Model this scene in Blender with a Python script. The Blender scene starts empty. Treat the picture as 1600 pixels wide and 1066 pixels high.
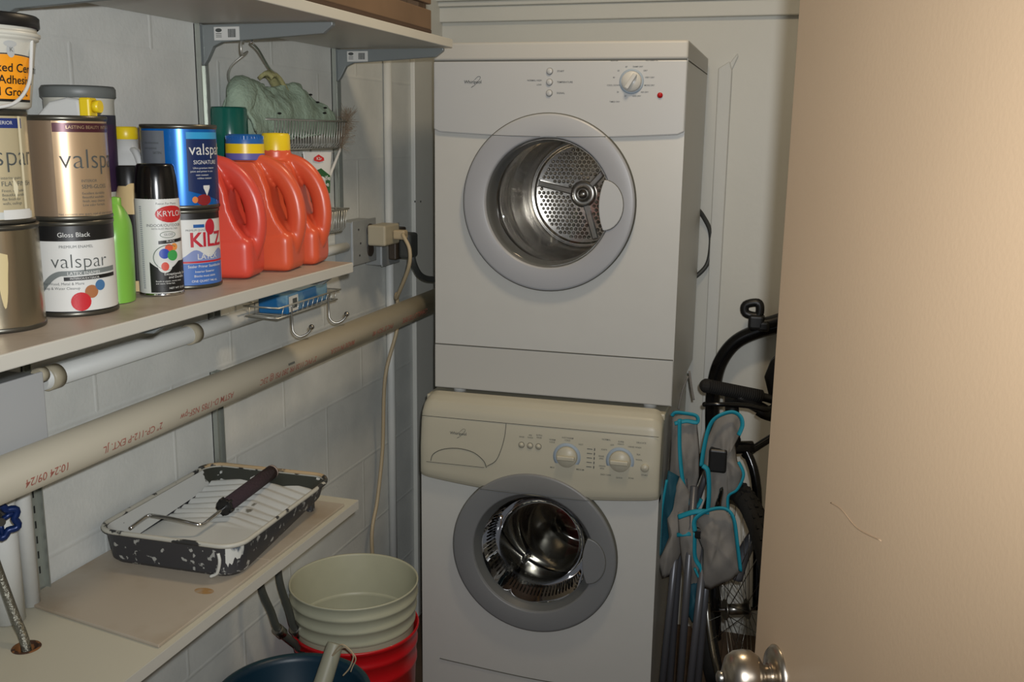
import bpy, bmesh, math, random
from mathutils import Vector, Matrix, noise
random.seed(4)
PI = math.pi
SC = bpy.context.scene
COL = SC.collection

# ------------------------------------------------------------------ camera, world, lights, exposure
CAM = Vector((1.1452, -3.1202, 1.5176)); YAW, PITCH, ROLL, FPX = -0.2982, 0.2063, 0.0131, 1543.2
fw = Vector((math.sin(YAW)*math.cos(PITCH), math.cos(YAW)*math.cos(PITCH), -math.sin(PITCH)))
r0 = Vector((math.cos(YAW), -math.sin(YAW), 0)); u0 = r0.cross(fw)
RT = math.cos(ROLL)*r0 + math.sin(ROLL)*u0
UP = -math.sin(ROLL)*r0 + math.cos(ROLL)*u0
cd = bpy.data.cameras.new('camera'); cam = bpy.data.objects.new('camera', cd); COL.objects.link(cam)
cd.sensor_width = 36; cd.lens = FPX*36/1600; cd.clip_start = .05
m = Matrix((RT, UP, -fw)).transposed().to_4x4(); m.translation = CAM; cam.matrix_world = m
SC.camera = cam

w = bpy.data.worlds.new('world'); SC.world = w; w.use_nodes = True
w.node_tree.nodes['Background'].inputs[0].default_value = (.85, .9, 1, 1)
w.node_tree.nodes['Background'].inputs[1].default_value = .15

fl = bpy.data.lights.new('camera_flash', 'SPOT'); fo = bpy.data.objects.new('camera_flash', fl); COL.objects.link(fo)
fl.energy = 84; fl.spot_size = math.radians(104); fl.spot_blend = 1.0; fl.shadow_soft_size = .012; fl.color = (.96, .98, 1)
mf = m.copy(); mf.translation = CAM + RT*.030 + UP*.045; 
mf = mf @ Matrix.Rotation(math.radians(6), 4, 'X') @ Matrix.Rotation(math.radians(3), 4, 'Y')
fo.matrix_world = mf
cl = bpy.data.lights.new('ceiling_lamp_light', 'AREA'); co = bpy.data.objects.new('ceiling_lamp_light', cl); COL.objects.link(co)
cl.energy = 7; cl.shape = 'DISK'; cl.size = .22; cl.color = (1, .78, .52); co.location = (.85, -1.35, 2.36)
SC.view_settings.view_transform = 'Standard'; SC.view_settings.look = 'None'
SC.view_settings.gamma = 1; SC.view_settings.use_curve_mapping = False; SC.view_settings.exposure = -0.08

# ------------------------------------------------------------------ materials
def lin(c):
    return tuple(((v/255/12.92) if v/255 <= .04045 else ((v/255+.055)/1.055)**2.4) for v in c) + (1,)
def mat(name, c, rough=.5, metal=0., spec=.5, noise_amt=0., noise_scale=20., bump=0., bump_scale=80., coat=0., aniso=0.):
    m = bpy.data.materials.new(name); m.use_nodes = True; nt = m.node_tree; b = nt.nodes['Principled BSDF']
    c = lin(c)
    b.inputs['Base Color'].default_value = c; b.inputs['Roughness'].default_value = rough
    b.inputs['Metallic'].default_value = metal; b.inputs['Specular IOR Level'].default_value = spec
    b.inputs['Coat Weight'].default_value = coat
    tc = nt.nodes.new('ShaderNodeTexCoord')
    if noise_amt:
        n = nt.nodes.new('ShaderNodeTexNoise'); n.inputs['Scale'].default_value = noise_scale; n.inputs['Detail'].default_value = 5
        nt.links.new(tc.outputs['Object'], n.inputs['Vector'])
        r = nt.nodes.new('ShaderNodeValToRGB'); r.color_ramp.elements[0].position = .3; r.color_ramp.elements[1].position = .7
        r.color_ramp.elements[0].color = tuple(v*(1-noise_amt) for v in c[:3])+(1,)
        r.color_ramp.elements[1].color = tuple(min(1, v*(1+noise_amt)) for v in c[:3])+(1,)
        nt.links.new(n.outputs['Fac'], r.inputs['Fac']); nt.links.new(r.outputs['Color'], b.inputs['Base Color'])
    if bump:
        n = nt.nodes.new('ShaderNodeTexNoise'); n.inputs['Scale'].default_value = bump_scale; n.inputs['Detail'].default_value = 4
        nt.links.new(tc.outputs['Object'], n.inputs['Vector'])
        bp = nt.nodes.new('ShaderNodeBump'); bp.inputs['Strength'].default_value = bump; bp.inputs['Distance'].default_value = .004
        nt.links.new(n.outputs['Fac'], bp.inputs['Height']); nt.links.new(bp.outputs['Normal'], b.inputs['Normal'])
    return m
def spatter(name, base, over, scale, thr, rough=.6, metal=0., stretch=(1, 1, 1), soft=.02, axis=None):
    """base colour with patches of a second colour where noise passes a threshold (paint spatter, stains)"""
    m = mat(name, base, rough, metal); nt = m.node_tree; b = nt.nodes['Principled BSDF']
    tc = nt.nodes.new('ShaderNodeTexCoord'); mp = nt.nodes.new('ShaderNodeMapping'); mp.inputs['Scale'].default_value = stretch
    n = nt.nodes.new('ShaderNodeTexNoise'); n.inputs['Scale'].default_value = scale; n.inputs['Detail'].default_value = 6
    r = nt.nodes.new('ShaderNodeValToRGB'); r.color_ramp.elements[0].position = thr; r.color_ramp.elements[1].position = thr+soft
    r.color_ramp.elements[0].color = lin(base); r.color_ramp.elements[1].color = lin(over)
    nt.links.new(tc.outputs['Object'], mp.inputs['Vector']); nt.links.new(mp.outputs['Vector'], n.inputs['Vector'])
    nt.links.new(n.outputs['Fac'], r.inputs['Fac']); nt.links.new(r.outputs['Color'], b.inputs['Base Color'])
    return m
def glassy(name, tint=(1, 1, 1), rough=.02, base=.08):
    m = bpy.data.materials.new(name); m.use_nodes = True; nt = m.node_tree; nt.nodes.clear()
    o = nt.nodes.new('ShaderNodeOutputMaterial'); mx = nt.nodes.new('ShaderNodeMixShader')
    t = nt.nodes.new('ShaderNodeBsdfTransparent'); t.inputs[0].default_value = (*tint, 1)
    g = nt.nodes.new('ShaderNodeBsdfGlossy'); g.inputs['Roughness'].default_value = rough
    f = nt.nodes.new('ShaderNodeFresnel'); f.inputs[0].default_value = 1.45
    nt.links.new(f.outputs[0], mx.inputs[0]); nt.links.new(t.outputs[0], mx.inputs[1]); nt.links.new(g.outputs[0], mx.inputs[2])
    nt.links.new(mx.outputs[0], o.inputs[0]); return m
def block_mat():
    m = mat('painted_block', (205, 208, 203), .55); nt = m.node_tree; b = nt.nodes['Principled BSDF']
    tc = nt.nodes.new('ShaderNodeTexCoord'); sp = nt.nodes.new('ShaderNodeSeparateXYZ'); cb = nt.nodes.new('ShaderNodeCombineXYZ')
    nt.links.new(tc.outputs['Object'], sp.inputs[0]); nt.links.new(sp.outputs['Y'], cb.inputs['X']); nt.links.new(sp.outputs['Z'], cb.inputs['Y'])
    br = nt.nodes.new('ShaderNodeTexBrick'); br.inputs['Scale'].default_value = 1; br.inputs['Brick Width'].default_value = .406
    br.inputs['Row Height'].default_value = .203; br.inputs['Mortar Size'].default_value = .006; br.inputs['Mortar Smooth'].default_value = .9
    mp = nt.nodes.new('ShaderNodeMapping'); mp.inputs['Location'].default_value = (.16, -.03, 0)
    nt.links.new(cb.outputs[0], mp.inputs['Vector']); nt.links.new(mp.outputs[0], br.inputs['Vector'])
    n = nt.nodes.new('ShaderNodeTexNoise'); n.inputs['Scale'].default_value = 9; n.inputs['Detail'].default_value = 8
    nt.links.new(tc.outputs['Object'], n.inputs['Vector'])
    n2 = nt.nodes.new('ShaderNodeTexNoise'); n2.inputs['Scale'].default_value = 120
    nt.links.new(tc.outputs['Object'], n2.inputs['Vector'])
    r = nt.nodes.new('ShaderNodeValToRGB'); r.color_ramp.elements[0].position = .3; r.color_ramp.elements[1].position = .7
    r.color_ramp.elements[0].color = lin((196, 199, 195)); r.color_ramp.elements[1].color = lin((212, 214, 209))
    nt.links.new(n.outputs['Fac'], r.inputs[0]); nt.links.new(r.outputs[0], b.inputs['Base Color'])
    b1 = nt.nodes.new('ShaderNodeBump'); b1.inputs['Strength'].default_value = .22; b1.inputs['Distance'].default_value = .004; b1.invert = False
    nt.links.new(br.outputs['Fac'], b1.inputs['Height'])
    b2 = nt.nodes.new('ShaderNodeBump'); b2.inputs['Strength'].default_value = .18; b2.inputs['Distance'].default_value = .003
    nt.links.new(n2.outputs['Fac'], b2.inputs['Height']); nt.links.new(b1.outputs[0], b2.inputs['Normal']); nt.links.new(b2.outputs[0], b.inputs['Normal'])
    return m
def bands(name, stops, zlo, zhi, rough=.4, metal=0., coat=0., noise_edge=0.):
    """colour bands along the object's own height (a printed label); stops: [(z, rgb)] ascending"""
    m = mat(name, stops[0][1], rough, metal, coat=coat); nt = m.node_tree; b = nt.nodes['Principled BSDF']
    tc = nt.nodes.new('ShaderNodeTexCoord'); sp = nt.nodes.new('ShaderNodeSeparateXYZ'); mr = nt.nodes.new('ShaderNodeMapRange')
    mr.inputs[1].default_value = zlo; mr.inputs[2].default_value = zhi
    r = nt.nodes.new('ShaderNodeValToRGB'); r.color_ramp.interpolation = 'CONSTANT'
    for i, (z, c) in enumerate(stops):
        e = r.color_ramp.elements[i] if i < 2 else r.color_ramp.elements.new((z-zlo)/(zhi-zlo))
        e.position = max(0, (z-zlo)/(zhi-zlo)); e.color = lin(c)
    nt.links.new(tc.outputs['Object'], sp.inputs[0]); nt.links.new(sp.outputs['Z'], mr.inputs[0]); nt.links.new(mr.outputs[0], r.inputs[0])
    nt.links.new(r.outputs[0], b.inputs['Base Color']); return m

M = {}
M['block'] = block_mat()
M['wall'] = mat('painted_panel', (208, 208, 200), .45, noise_amt=.03, noise_scale=3, bump=.08, bump_scale=60)
M['floor'] = mat('floor_concrete', (92, 74, 58), .7, noise_amt=.3, noise_scale=6)
M['door'] = mat('tan_door_paint', (174, 149, 120), .45, noise_amt=.025, noise_scale=4, bump=.04, bump_scale=220)
M['white_metal'] = mat('white_enamel', (193, 193, 188), .33, bump=.01, noise_amt=.01)
M['grey_panel'] = mat('cool_grey_plastic', (182, 184, 184), .38)
M['grey_panel2'] = mat('pale_grey_plastic', (184, 183, 177), .38)
M['cream'] = mat('yellowed_cream_plastic', (182, 177, 158), .4, noise_amt=.02, noise_scale=5)
M['seam'] = mat('dark_seam', (86, 86, 78), .7)
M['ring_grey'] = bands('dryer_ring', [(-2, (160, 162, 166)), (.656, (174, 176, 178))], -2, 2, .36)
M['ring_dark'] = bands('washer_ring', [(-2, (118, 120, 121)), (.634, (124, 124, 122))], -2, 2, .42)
M['chrome'] = mat('chrome', (200, 200, 200), .12, 1)
M['steel'] = mat('brushed_steel', (150, 148, 142), .3, 1)
M['wire'] = mat('bright_wire', (176, 176, 168), .32, .55)
M['drum'] = mat('drum_steel', (196, 192, 184), .2, 1, bump=.15, bump_scale=12)
M['gasket'] = mat('rubber_gasket', (92, 94, 93), .45)
M['black'] = mat('black_plastic', (22, 22, 22), .4)
M['blackgloss'] = mat('black_gloss', (14, 14, 15), .18)
M['rubber'] = mat('tyre_rubber', (20, 19, 18), .8, bump=.3, bump_scale=90)
M['glass'] = glassy('door_glass')
M['dkglass'] = glassy('washer_glass', (.72, .74, .74))
M['red_led'] = mat('red_lens', (170, 20, 25), .2)
M['ink'] = mat('print_ink', (70, 74, 72), .6)
M['greyink'] = mat('pale_print', (128, 134, 140), .6)
M['blueink'] = mat('blue_dial_print', (150, 164, 176), .6)
M['shelf'] = mat('shelf_melamine', (190, 188, 178), .4, noise_amt=.02, noise_scale=6)
M['shelftop'] = spatter('worn_shelf_top', (168, 156, 142), (150, 136, 122), 14, .5, .5, soft=.2)
M['lowboard'] = spatter('stained_board', (170, 160, 144), (154, 139, 118), 9, .48, .45, soft=.25)
M['lowshelf'] = spatter('cream_shelf', (186, 182, 164), (160, 150, 128), 5, .66, .4, soft=.15)
M['bracket'] = mat('grey_bracket_metal', (132, 138, 138), .4, .3)
M['stand'] = mat('standard_metal', (164, 168, 160), .3, .6)
M['pipe'] = mat('pvc_pipe', (184, 177, 158), .4, noise_amt=.03, noise_scale=5)
M['pipeink'] = mat('red_print', (166, 104, 90), .6)
M['paint_white'] = mat('wall_paint_white', (206, 208, 204), .5, bump=.1, bump_scale=90)
M['cardboard'] = mat('brown_board', (108, 86, 64), .8, noise_amt=.12, noise_scale=8)
M['cardin'] = mat('brown_board_inside', (70, 52, 38), .85)
M['tub'] = mat('tub_white', (200, 198, 186), .35)
M['paper_white'] = mat('label_white', (205, 205, 200), .45)
M['bone'] = mat('pale_metal_label', (196, 184, 150), .34, .35)
M['bronze'] = mat('bronze_label', (176, 150, 118), .32, .45)
M['tin'] = spatter('tin_can', (160, 150, 128), (120, 104, 76), 7, .52, .26, .9, (6, 6, .3), .25)
M['rim'] = mat('can_rim', (92, 90, 82), .35, .8)
M['blue_lab'] = mat('blue_foil', (10, 100, 180), .25, .35)
M['orange'] = mat('orange_jug', (208, 88, 56), .33)
M['orange2'] = mat('red_orange_jug', (206, 74, 58), .33)
M['green'] = mat('green_bottle', (116, 172, 66), .35)
M['yellow'] = mat('yellow_cap', (226, 196, 30), .35)
M['bluecap'] = mat('blue_cap', (32, 92, 160), .35)
M['navy'] = mat('navy_cap', (26, 38, 108), .35)
M['teal'] = mat('teal_cap', (24, 110, 96), .2)
M['teal'].node_tree.nodes['Principled BSDF'].inputs['Transmission Weight'].default_value = .35
M['beige'] = mat('beige_plastic', (202, 176, 128), .35)
M['towel'] = mat('green_terry', (150, 168, 148), .95, noise_amt=.12, noise_scale=25, bump=.8, bump_scale=160)
M['towel_y'] = mat('yellow_cloth', (160, 156, 110), .95, bump=.7, bump_scale=160)
M['bristle'] = mat('bristles', (150, 132, 112), .9)
M['white_pl'] = mat('white_plastic', (196, 196, 192), .35)
M['cord'] = mat('tan_cord', (176, 160, 130), .5)
M['dkcord'] = mat('grey_cord', (62, 64, 62), .5)
M['outlet_dark'] = mat('outlet_brown', (58, 50, 42), .5)
M['boxgrey'] = mat('metal_box', (150, 154, 154), .45, .2, noise_amt=.1)
M['adapter'] = mat('adapter_beige', (170, 162, 140), .45)
M['bucket_w'] = mat('bucket_white', (178, 178, 154), .42, noise_amt=.03)
M['bucket_r'] = mat('bucket_red', (188, 12, 22), .36)
M['bin'] = mat('teal_blue_bin', (8, 44, 62), .4)
M['bin_rim'] = mat('bin_rim', (20, 52, 62), .4)
M['handle_w'] = mat('scoop_handle', (150, 150, 132), .45)
M['twine'] = mat('twine', (176, 158, 128), .9)
M['fab_grey'] = mat('grey_nylon', (126, 122, 116), .75, bump=.3, bump_scale=30)
M['fab_teal'] = mat('teal_nylon', (14, 138, 160), .65, bump=.2, bump_scale=60)
M['fab_dteal'] = mat('deep_teal_nylon', (8, 70, 86), .7)
M['tube_grey'] = mat('grey_steel_tube', (104, 106, 112), .38, .5)
M['knob'] = mat('satin_nickel', (170, 160, 146), .3, 1)
M['traymat'] = spatter('black_tray', (54, 54, 56), (158, 158, 152), 75, .61, .5, soft=.03)
M['trayin'] = spatter('white_paint_coat', (192, 194, 190), (110, 108, 98), 16, .68, .35, soft=.03)
M['trayrim'] = spatter('paint_crusted_rim', (178, 176, 164), (46, 46, 46), 30, .56, .5, soft=.03)
M['traytan'] = spatter('tan_paint_crust', (176, 152, 116), (50, 50, 46), 26, .54, .55, soft=.03)
M['trayfar'] = spatter('dark_tray_wall', (50, 52, 46), (168, 168, 158), 30, .66, .5, soft=.03)
def tray_inside():
    m = spatter('white_paint_with_bare_far_end', (192, 194, 190), (52, 54, 48), 38, .70, .38, soft=.03); nt = m.node_tree
    tc = nt.nodes.new('ShaderNodeTexCoord'); sp = nt.nodes.new('ShaderNodeSeparateXYZ'); mr = nt.nodes.new('ShaderNodeMapRange'); ad = nt.nodes.new('ShaderNodeMath')
    mr.inputs[1].default_value = .115; mr.inputs[2].default_value = .150; mr.inputs[3].default_value = 0; mr.inputs[4].default_value = .34
    nz = [q for q in nt.nodes if q.type == 'TEX_NOISE'][0]; rp = [q for q in nt.nodes if q.type == 'VALTORGB'][0]
    nt.links.new(tc.outputs['Object'], sp.inputs[0]); nt.links.new(sp.outputs['Y'], mr.inputs[0]); nt.links.new(nz.outputs['Fac'], ad.inputs[0]); nt.links.new(mr.outputs[0], ad.inputs[1]); nt.links.new(ad.outputs[0], rp.inputs['Fac']); return m
M['traywall'] = tray_inside()
M['plum'] = mat('plum_nap', (52, 38, 44), .95, bump=.8, bump_scale=220)
M['soapblue'] = spatter('blue_packet', (20, 96, 150), (110, 150, 172), 14, .56, .3, soft=.08)
M['hose'] = mat('hose_dark', (70, 72, 66), .5)
M['braid'] = mat('braided_hose', (130, 128, 116), .35, .8, bump=.6, bump_scale=260)
M['valve'] = mat('blue_valve', (14, 40, 92), .35, .3)
M['rust'] = spatter('rusty_ring', (120, 76, 36), (60, 36, 20), 60, .5, .7)
M['smudge'] = mat('dirt_mark', (120, 112, 98), .9)
def col(name, c, rough=.45, metal=0.):
    if name not in M: M[name] = mat(name, c, rough, metal)
    return M[name]

# ------------------------------------------------------------------ mesh helpers
class MB:
    def __init__(s): s.bm = bmesh.new()
    def quad(s, pts, smooth=False):
        f = s.bm.faces.new([s.bm.verts.new(p) for p in pts]); f.smooth = smooth; return s
    def box(s, x0, x1, y0, y1, z0, z1, bev=0, seg=2, M4=None):
        r = bmesh.ops.create_cube(s.bm, size=1); vs = r['verts']
        for v in vs: v.co = Vector(((x0+x1)/2+v.co.x*(x1-x0), (y0+y1)/2+v.co.y*(y1-y0), (z0+z1)/2+v.co.z*(z1-z0)))
        if M4 is not None:
            for v in vs: v.co = M4 @ v.co
        if bev:
            es = list({e for v in vs for e in v.link_edges})
            bmesh.ops.bevel(s.bm, geom=es, offset=bev, segments=seg, profile=.5, affect='EDGES')
        return s
    def grid(s, fn, nu, nv, wrap_u=False, smooth=True, flip=False):
        vs = [[s.bm.verts.new(fn(i/nu, j/nv)) for j in range(nv+1)] for i in range(nu if wrap_u else nu+1)]
        for i in range(nu):
            a = vs[i]; b = vs[(i+1) % len(vs)]
            for j in range(nv):
                q = [a[j], b[j], b[j+1], a[j+1]]
                if flip: q.reverse()
                f = s.bm.faces.new(q); f.smooth = smooth
        return s
    def lathe(s, prof, n=40, M4=None, a0=0, a1=2*PI, cap0=False, cap1=False, sharp=False):
        M4 = M4 or Matrix(); full = abs(a1-a0-2*PI) < 1e-6; rings = []
        for (r, z) in prof:
            rings.append([s.bm.verts.new(M4 @ Vector((r*math.cos(a0+(a1-a0)*i/n), r*math.sin(a0+(a1-a0)*i/n), z))) for i in range(n if full else n+1)])
        for k in range(len(rings)-1):
            A, B = rings[k], rings[k+1]
            for i in range(n):
                j = (i+1) % len(A)
                f = s.bm.faces.new([A[i], A[j], B[j], B[i]]); f.smooth = not sharp
        if cap0: s.bm.faces.new(list(reversed(rings[0])))
        if cap1: s.bm.faces.new(rings[-1])
        return s
    def cyl(s, p0, p1, r, r1=None, n=20, caps=True):
        p0, p1 = Vector(p0), Vector(p1); d = p1-p0; L = d.length
        Q = d.to_track_quat('Z', 'Y').to_matrix().to_4x4(); Q.translation = p0
        return s.lathe([(r, 0), (r1 if r1 is not None else r, L)], n, Q, cap0=caps, cap1=caps)
    def tube(s, pts, r, n=10, sub=6, closed=False, caps=True, smooth_path=True, sq=1.):
        P = [Vector(p) for p in pts]
        if smooth_path and len(P) > 2:
            out = []; N = len(P)
            rng = range(N if closed else N-1)
            for i in rng:
                if closed: a, b, c, d = P[(i-1) % N], P[i], P[(i+1) % N], P[(i+2) % N]
                else: a, b, c, d = P[max(i-1, 0)], P[i], P[i+1], P[min(i+2, N-1)]
                for k in range(sub):
                    t = k/sub
                    out.append(.5*((2*b)+(c-a)*t+(2*a-5*b+4*c-d)*t*t+(3*b-a-3*c+d)*t**3))
            if not closed: out.append(P[-1])
            P = out
        N = len(P); T = []
        for i in range(N):
            a = P[(i-1) % N] if closed or i > 0 else P[i]; b = P[(i+1) % N] if closed or i < N-1 else P[i]
            t = (b-a); T.append(t.normalized() if t.length > 1e-9 else Vector((0, 0, 1)))
        nrm = T[0].orthogonal().normalized(); rings = []
        for i in range(N):
            nrm = (nrm - T[i]*nrm.dot(T[i])); nrm = nrm.normalized() if nrm.length > 1e-6 else T[i].orthogonal().normalized()
            bn = T[i].cross(nrm); rr = r(i/(N-1)) if callable(r) else r
            rings.append([s.bm.verts.new(P[i]+rr*(math.cos(2*PI*k/n)*nrm+sq*math.sin(2*PI*k/n)*bn)) for k in range(n)])
        for i in range(N if closed else N-1):
            A, B = rings[i], rings[(i+1) % N]
            for k in range(n):
                f = s.bm.faces.new([A[k], A[(k+1) % n], B[(k+1) % n], B[k]]); f.smooth = True
        if caps and not closed: s.bm.faces.new(list(reversed(rings[0]))); s.bm.faces.new(rings[-1])
        return s
    def prism(s, poly, h0, h1, fn=lambda u, v, h: Vector((u, v, h)), smooth=False):
        A = [s.bm.verts.new(fn(u, v, h0)) for u, v in poly]; B = [s.bm.verts.new(fn(u, v, h1)) for u, v in poly]
        s.bm.faces.new(list(reversed(A))); s.bm.faces.new(B); n = len(poly)
        for i in range(n):
            f = s.bm.faces.new([A[i], A[(i+1) % n], B[(i+1) % n], B[i]]); f.smooth = smooth
        return s
    def sphere(s, c, r, sz=1., n=16):
        bmesh.ops.create_uvsphere(s.bm, u_segments=n, v_segments=n//2+2, radius=1, matrix=Matrix.Translation(Vector(c)) @ Matrix.Diagonal((r, r, r*sz, 1)))
        return s
    def build(s, name, m, parent=None, smooth=None, loc=None, mods=None):
        bmesh.ops.recalc_face_normals(s.bm, faces=s.bm.faces[:])
        if smooth is not None:
            for f in s.bm.faces: f.smooth = smooth
        me = bpy.data.meshes.new(name); s.bm.to_mesh(me); s.bm.free()
        me.materials.append(m if not isinstance(m, str) else M[m])
        o = bpy.data.objects.new(name, me); COL.objects.link(o)
        if parent: o.parent = parent
        if loc: o.location = loc
        return o
def bevel(o, wd=.003, seg=2):
    b = o.modifiers.new('bevel', 'BEVEL'); b.width = wd; b.segments = seg; b.limit_method = 'ANGLE'; b.angle_limit = .6; return o
def tag(o, label, cat, group=None):
    o['label'] = label; o['category'] = cat
    if group: o['group'] = group
    return o
def thing(name, label, cat, loc=(0, 0, 0), rz=0., group=None):
    o = bpy.data.objects.new(name, None); COL.objects.link(o); o.location = loc; o.rotation_euler = (0, 0, rz); o.empty_display_size = .05
    return tag(o, label, cat, group)
def struct(o): o['kind'] = 'structure'; return o
def lab(o, t): o['label'] = t; return o

# text: curves turned into mesh, optionally cut fine and wrapped round a cylinder
def text_bm(lines, thin=0., cut=None, vcut=None):
    """lines: [(string, size, u, v, align)]; returns one bmesh in the (u, v) plane"""
    out = bmesh.new()
    for (t, size, u, v, al) in lines:
        c = bpy.data.curves.new('t', 'FONT'); c.body = t; c.size = size; c.align_x = al; c.align_y = 'CENTER'; c.resolution_u = 3; c.offset = thin*size
        o = bpy.data.objects.new('t', c); COL.objects.link(o); dg = bpy.context.evaluated_depsgraph_get(); dg.update()
        me = bpy.data.meshes.new_from_object(o.evaluated_get(dg))
        for q in me.vertices: q.co.x += u; q.co.y += v
        out.from_mesh(me); bpy.data.objects.remove(o); bpy.data.curves.remove(c); bpy.data.meshes.remove(me)
    if cut and out.verts:
        xs = [q.co.x for q in out.verts]; x = math.floor(min(xs)/cut)*cut
        while x < max(xs):
            bmesh.ops.bisect_plane(out, geom=out.verts[:]+out.edges[:]+out.faces[:], plane_co=(x, 0, 0), plane_no=(1, 0, 0)); x += cut
    if vcut and out.verts:
        ys = [q.co.y for q in out.verts]; y = math.floor(min(ys)/vcut)*vcut
        while y < max(ys):
            bmesh.ops.bisect_plane(out, geom=out.verts[:]+out.edges[:]+out.faces[:], plane_co=(0, y, 0), plane_no=(0, 1, 0)); y += vcut
    return out
def text(name, lines, m, parent, fn, thin=0., cut=None, vcut=None):
    b = text_bm(lines, thin, cut, vcut)
    for q in b.verts: q.co = fn(q.co.x, q.co.y)
    me = bpy.data.meshes.new(name); b.to_mesh(me); b.free(); me.materials.append(M[m] if isinstance(m, str) else m)
    o = bpy.data.objects.new(name, me); COL.objects.link(o); o.parent = parent; return o
def wrap(r, a, lift=.0006):      # (u, v) -> cylinder about local z, reading outwards at angle a
    return lambda u, v: Vector(((r+lift)*math.cos(a+u/r), (r+lift)*math.sin(a+u/r), v))
def wpatch(mb, r, a, u0, u1, v0, v1, lift=.0004, n=None, top=None, bot=None):
    n = n or max(2, int(abs(u1-u0)/.003))
    def f(s, t):
        u = u0+(u1-u0)*s; lo = bot(s) if bot else v0; hi = top(s) if top else v1
        return wrap(r, a, lift)(u, lo+(hi-lo)*t)
    return mb.grid(f, n, 1)
def wdisc(mb, r, a, u, v, ru, rv, lift=.0008, n=20):
    w_ = wrap(r, a, lift); c = mb.bm.verts.new(w_(u, v)); prev = None
    for k in range(1, 5):
        ring = [mb.bm.verts.new(w_(u+ru*k/4*math.cos(2*PI*i/n), v+rv*k/4*math.sin(2*PI*i/n))) for i in range(n)]
        for i in range(n):
            j = (i+1) % n
            mb.bm.faces.new([c, ring[i], ring[j]] if prev is None else [prev[i], ring[i], ring[j], prev[j]])
        prev = ring
    return mb
def un(px, py, ax, v):
    """a point of the place: where the sight line through (px, py) meets the plane axis = v"""
    d = fw*FPX + RT*(px-800) - UP*(py-533); t = (v-CAM[ax])/d[ax]; return CAM+d*t
def face_angle(x, y): return math.atan2(CAM.y-y, CAM.x-x)

# ================================================================== THE ROOM
XR, YF, ZC = 1.62, -3.0, 2.42
def slab(name, x0, x1, y0, y1, z0, z1, m, bev=0):
    o = MB().box(x0, x1, y0, y1, z0, z1).build(name, m); 
    if bev: bevel(o, bev)
    return struct(o)
slab('wall_left', -.12, 0, YF, .12, 0, ZC, 'block')
slab('wall_back', 0, XR, -.2, -.08, 0, ZC, 'wall')
slab('wall_right', XR, XR+.12, -2.7, .12, 0, ZC, 'wall')
slab('floor', -.12, 2.2, -4.2, .12, -.1, 0, 'floor')
slab('ceiling', -.12, XR+.12, YF, .12, ZC, ZC+.1, 'wall')
# painted corner board, ledge board along the back wall, and white corner strip right of the machines
slab('trim_1', 0, .014, -.42, -.2, 0, ZC, 'wall', .002)
tb = MB(); tb.box(0, XR, -.222, -.2, 1.8446, 1.888); tb.box(0, XR, -.234, -.2, 1.888, 1.902); tb.box(0, XR, -.25, -.2, 1.902, 2.02)
struct(bevel(tb.build('trim_2', 'wall'), .003))
t3 = MB(); t3.prism([(.856, 0), (.886, 0), (.884, 1.70), (.876, 1.725), (.846, 1.706)], -.216, -.2, lambda u, v, h: Vector((u, h, v)))
t3.prism([(.872, 1.716), (.896, 1.748), (.898, 1.738), (.882, 1.70)], -.206, -.2, lambda u, v, h: Vector((u, h, v)))
struct(bevel(t3.build('trim_3', 'paint_white'), .004))
tb = MB(); tb.box(.02, .81, -.212, -.2, 0, .09); struct(tb.build('baseboard_back', 'wall'))

# open door in the foreground, with its satin knob
EA = math.radians(21); de = Vector((math.sin(EA), -math.cos(EA), 0)); dn = Vector((-math.cos(EA), -math.sin(EA), 0))
F0 = Vector((1.1105, -2.045, 0))
dm = Matrix((de, dn, Vector((0, 0, 1)))).transposed().to_4x4(); dm.translation = F0
door = MB().box(0, .80, -.035, 0, .01, 2.04).build('door_1', 'door'); bevel(door, .003, 3); door.matrix_world = dm; struct(door)
def door_part(mb, name, m):
    return mb.build(name, m, door)
KQ = Matrix.Translation((.078, 0, .954)) @ Matrix.Rotation(-PI/2, 4, 'X') @ Matrix.Diagonal((1, 1, .82, 1))
rose = door_part(MB().lathe([(.0335, .0), (.0335, .002), (.030, .007), (.020, .0095), (.0145, .0105), (.0145, .012)], 40, KQ, cap1=True), 'knob_rose', 'knob')
kb = door_part(MB().lathe([(.0125, .010), (.0125, .017), (.0145, .020), (.0225, .025), (.0280, .034), (.0292, .044), (.0280, .055), (.0235, .064), (.012, .0705), (.008, .071), (.0075, .0725), (.0002, .073)], 40, KQ), 'knob', 'knob')
lk = door_part(MB().lathe([(.0072, .0735), (.0072, .078), (.005, .080), (.0002, .080)], 20, KQ), 'lock_button', 'steel')
ps = MB(); ps.tube([(.180, .0002, 1.190), (.205, .0002, 1.193), (.240, .0002, 1.190), (.285, .0002, 1.198)], .0006, 5); door_part(ps, 'scratch', col('scratch', (150, 126, 100)))

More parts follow.
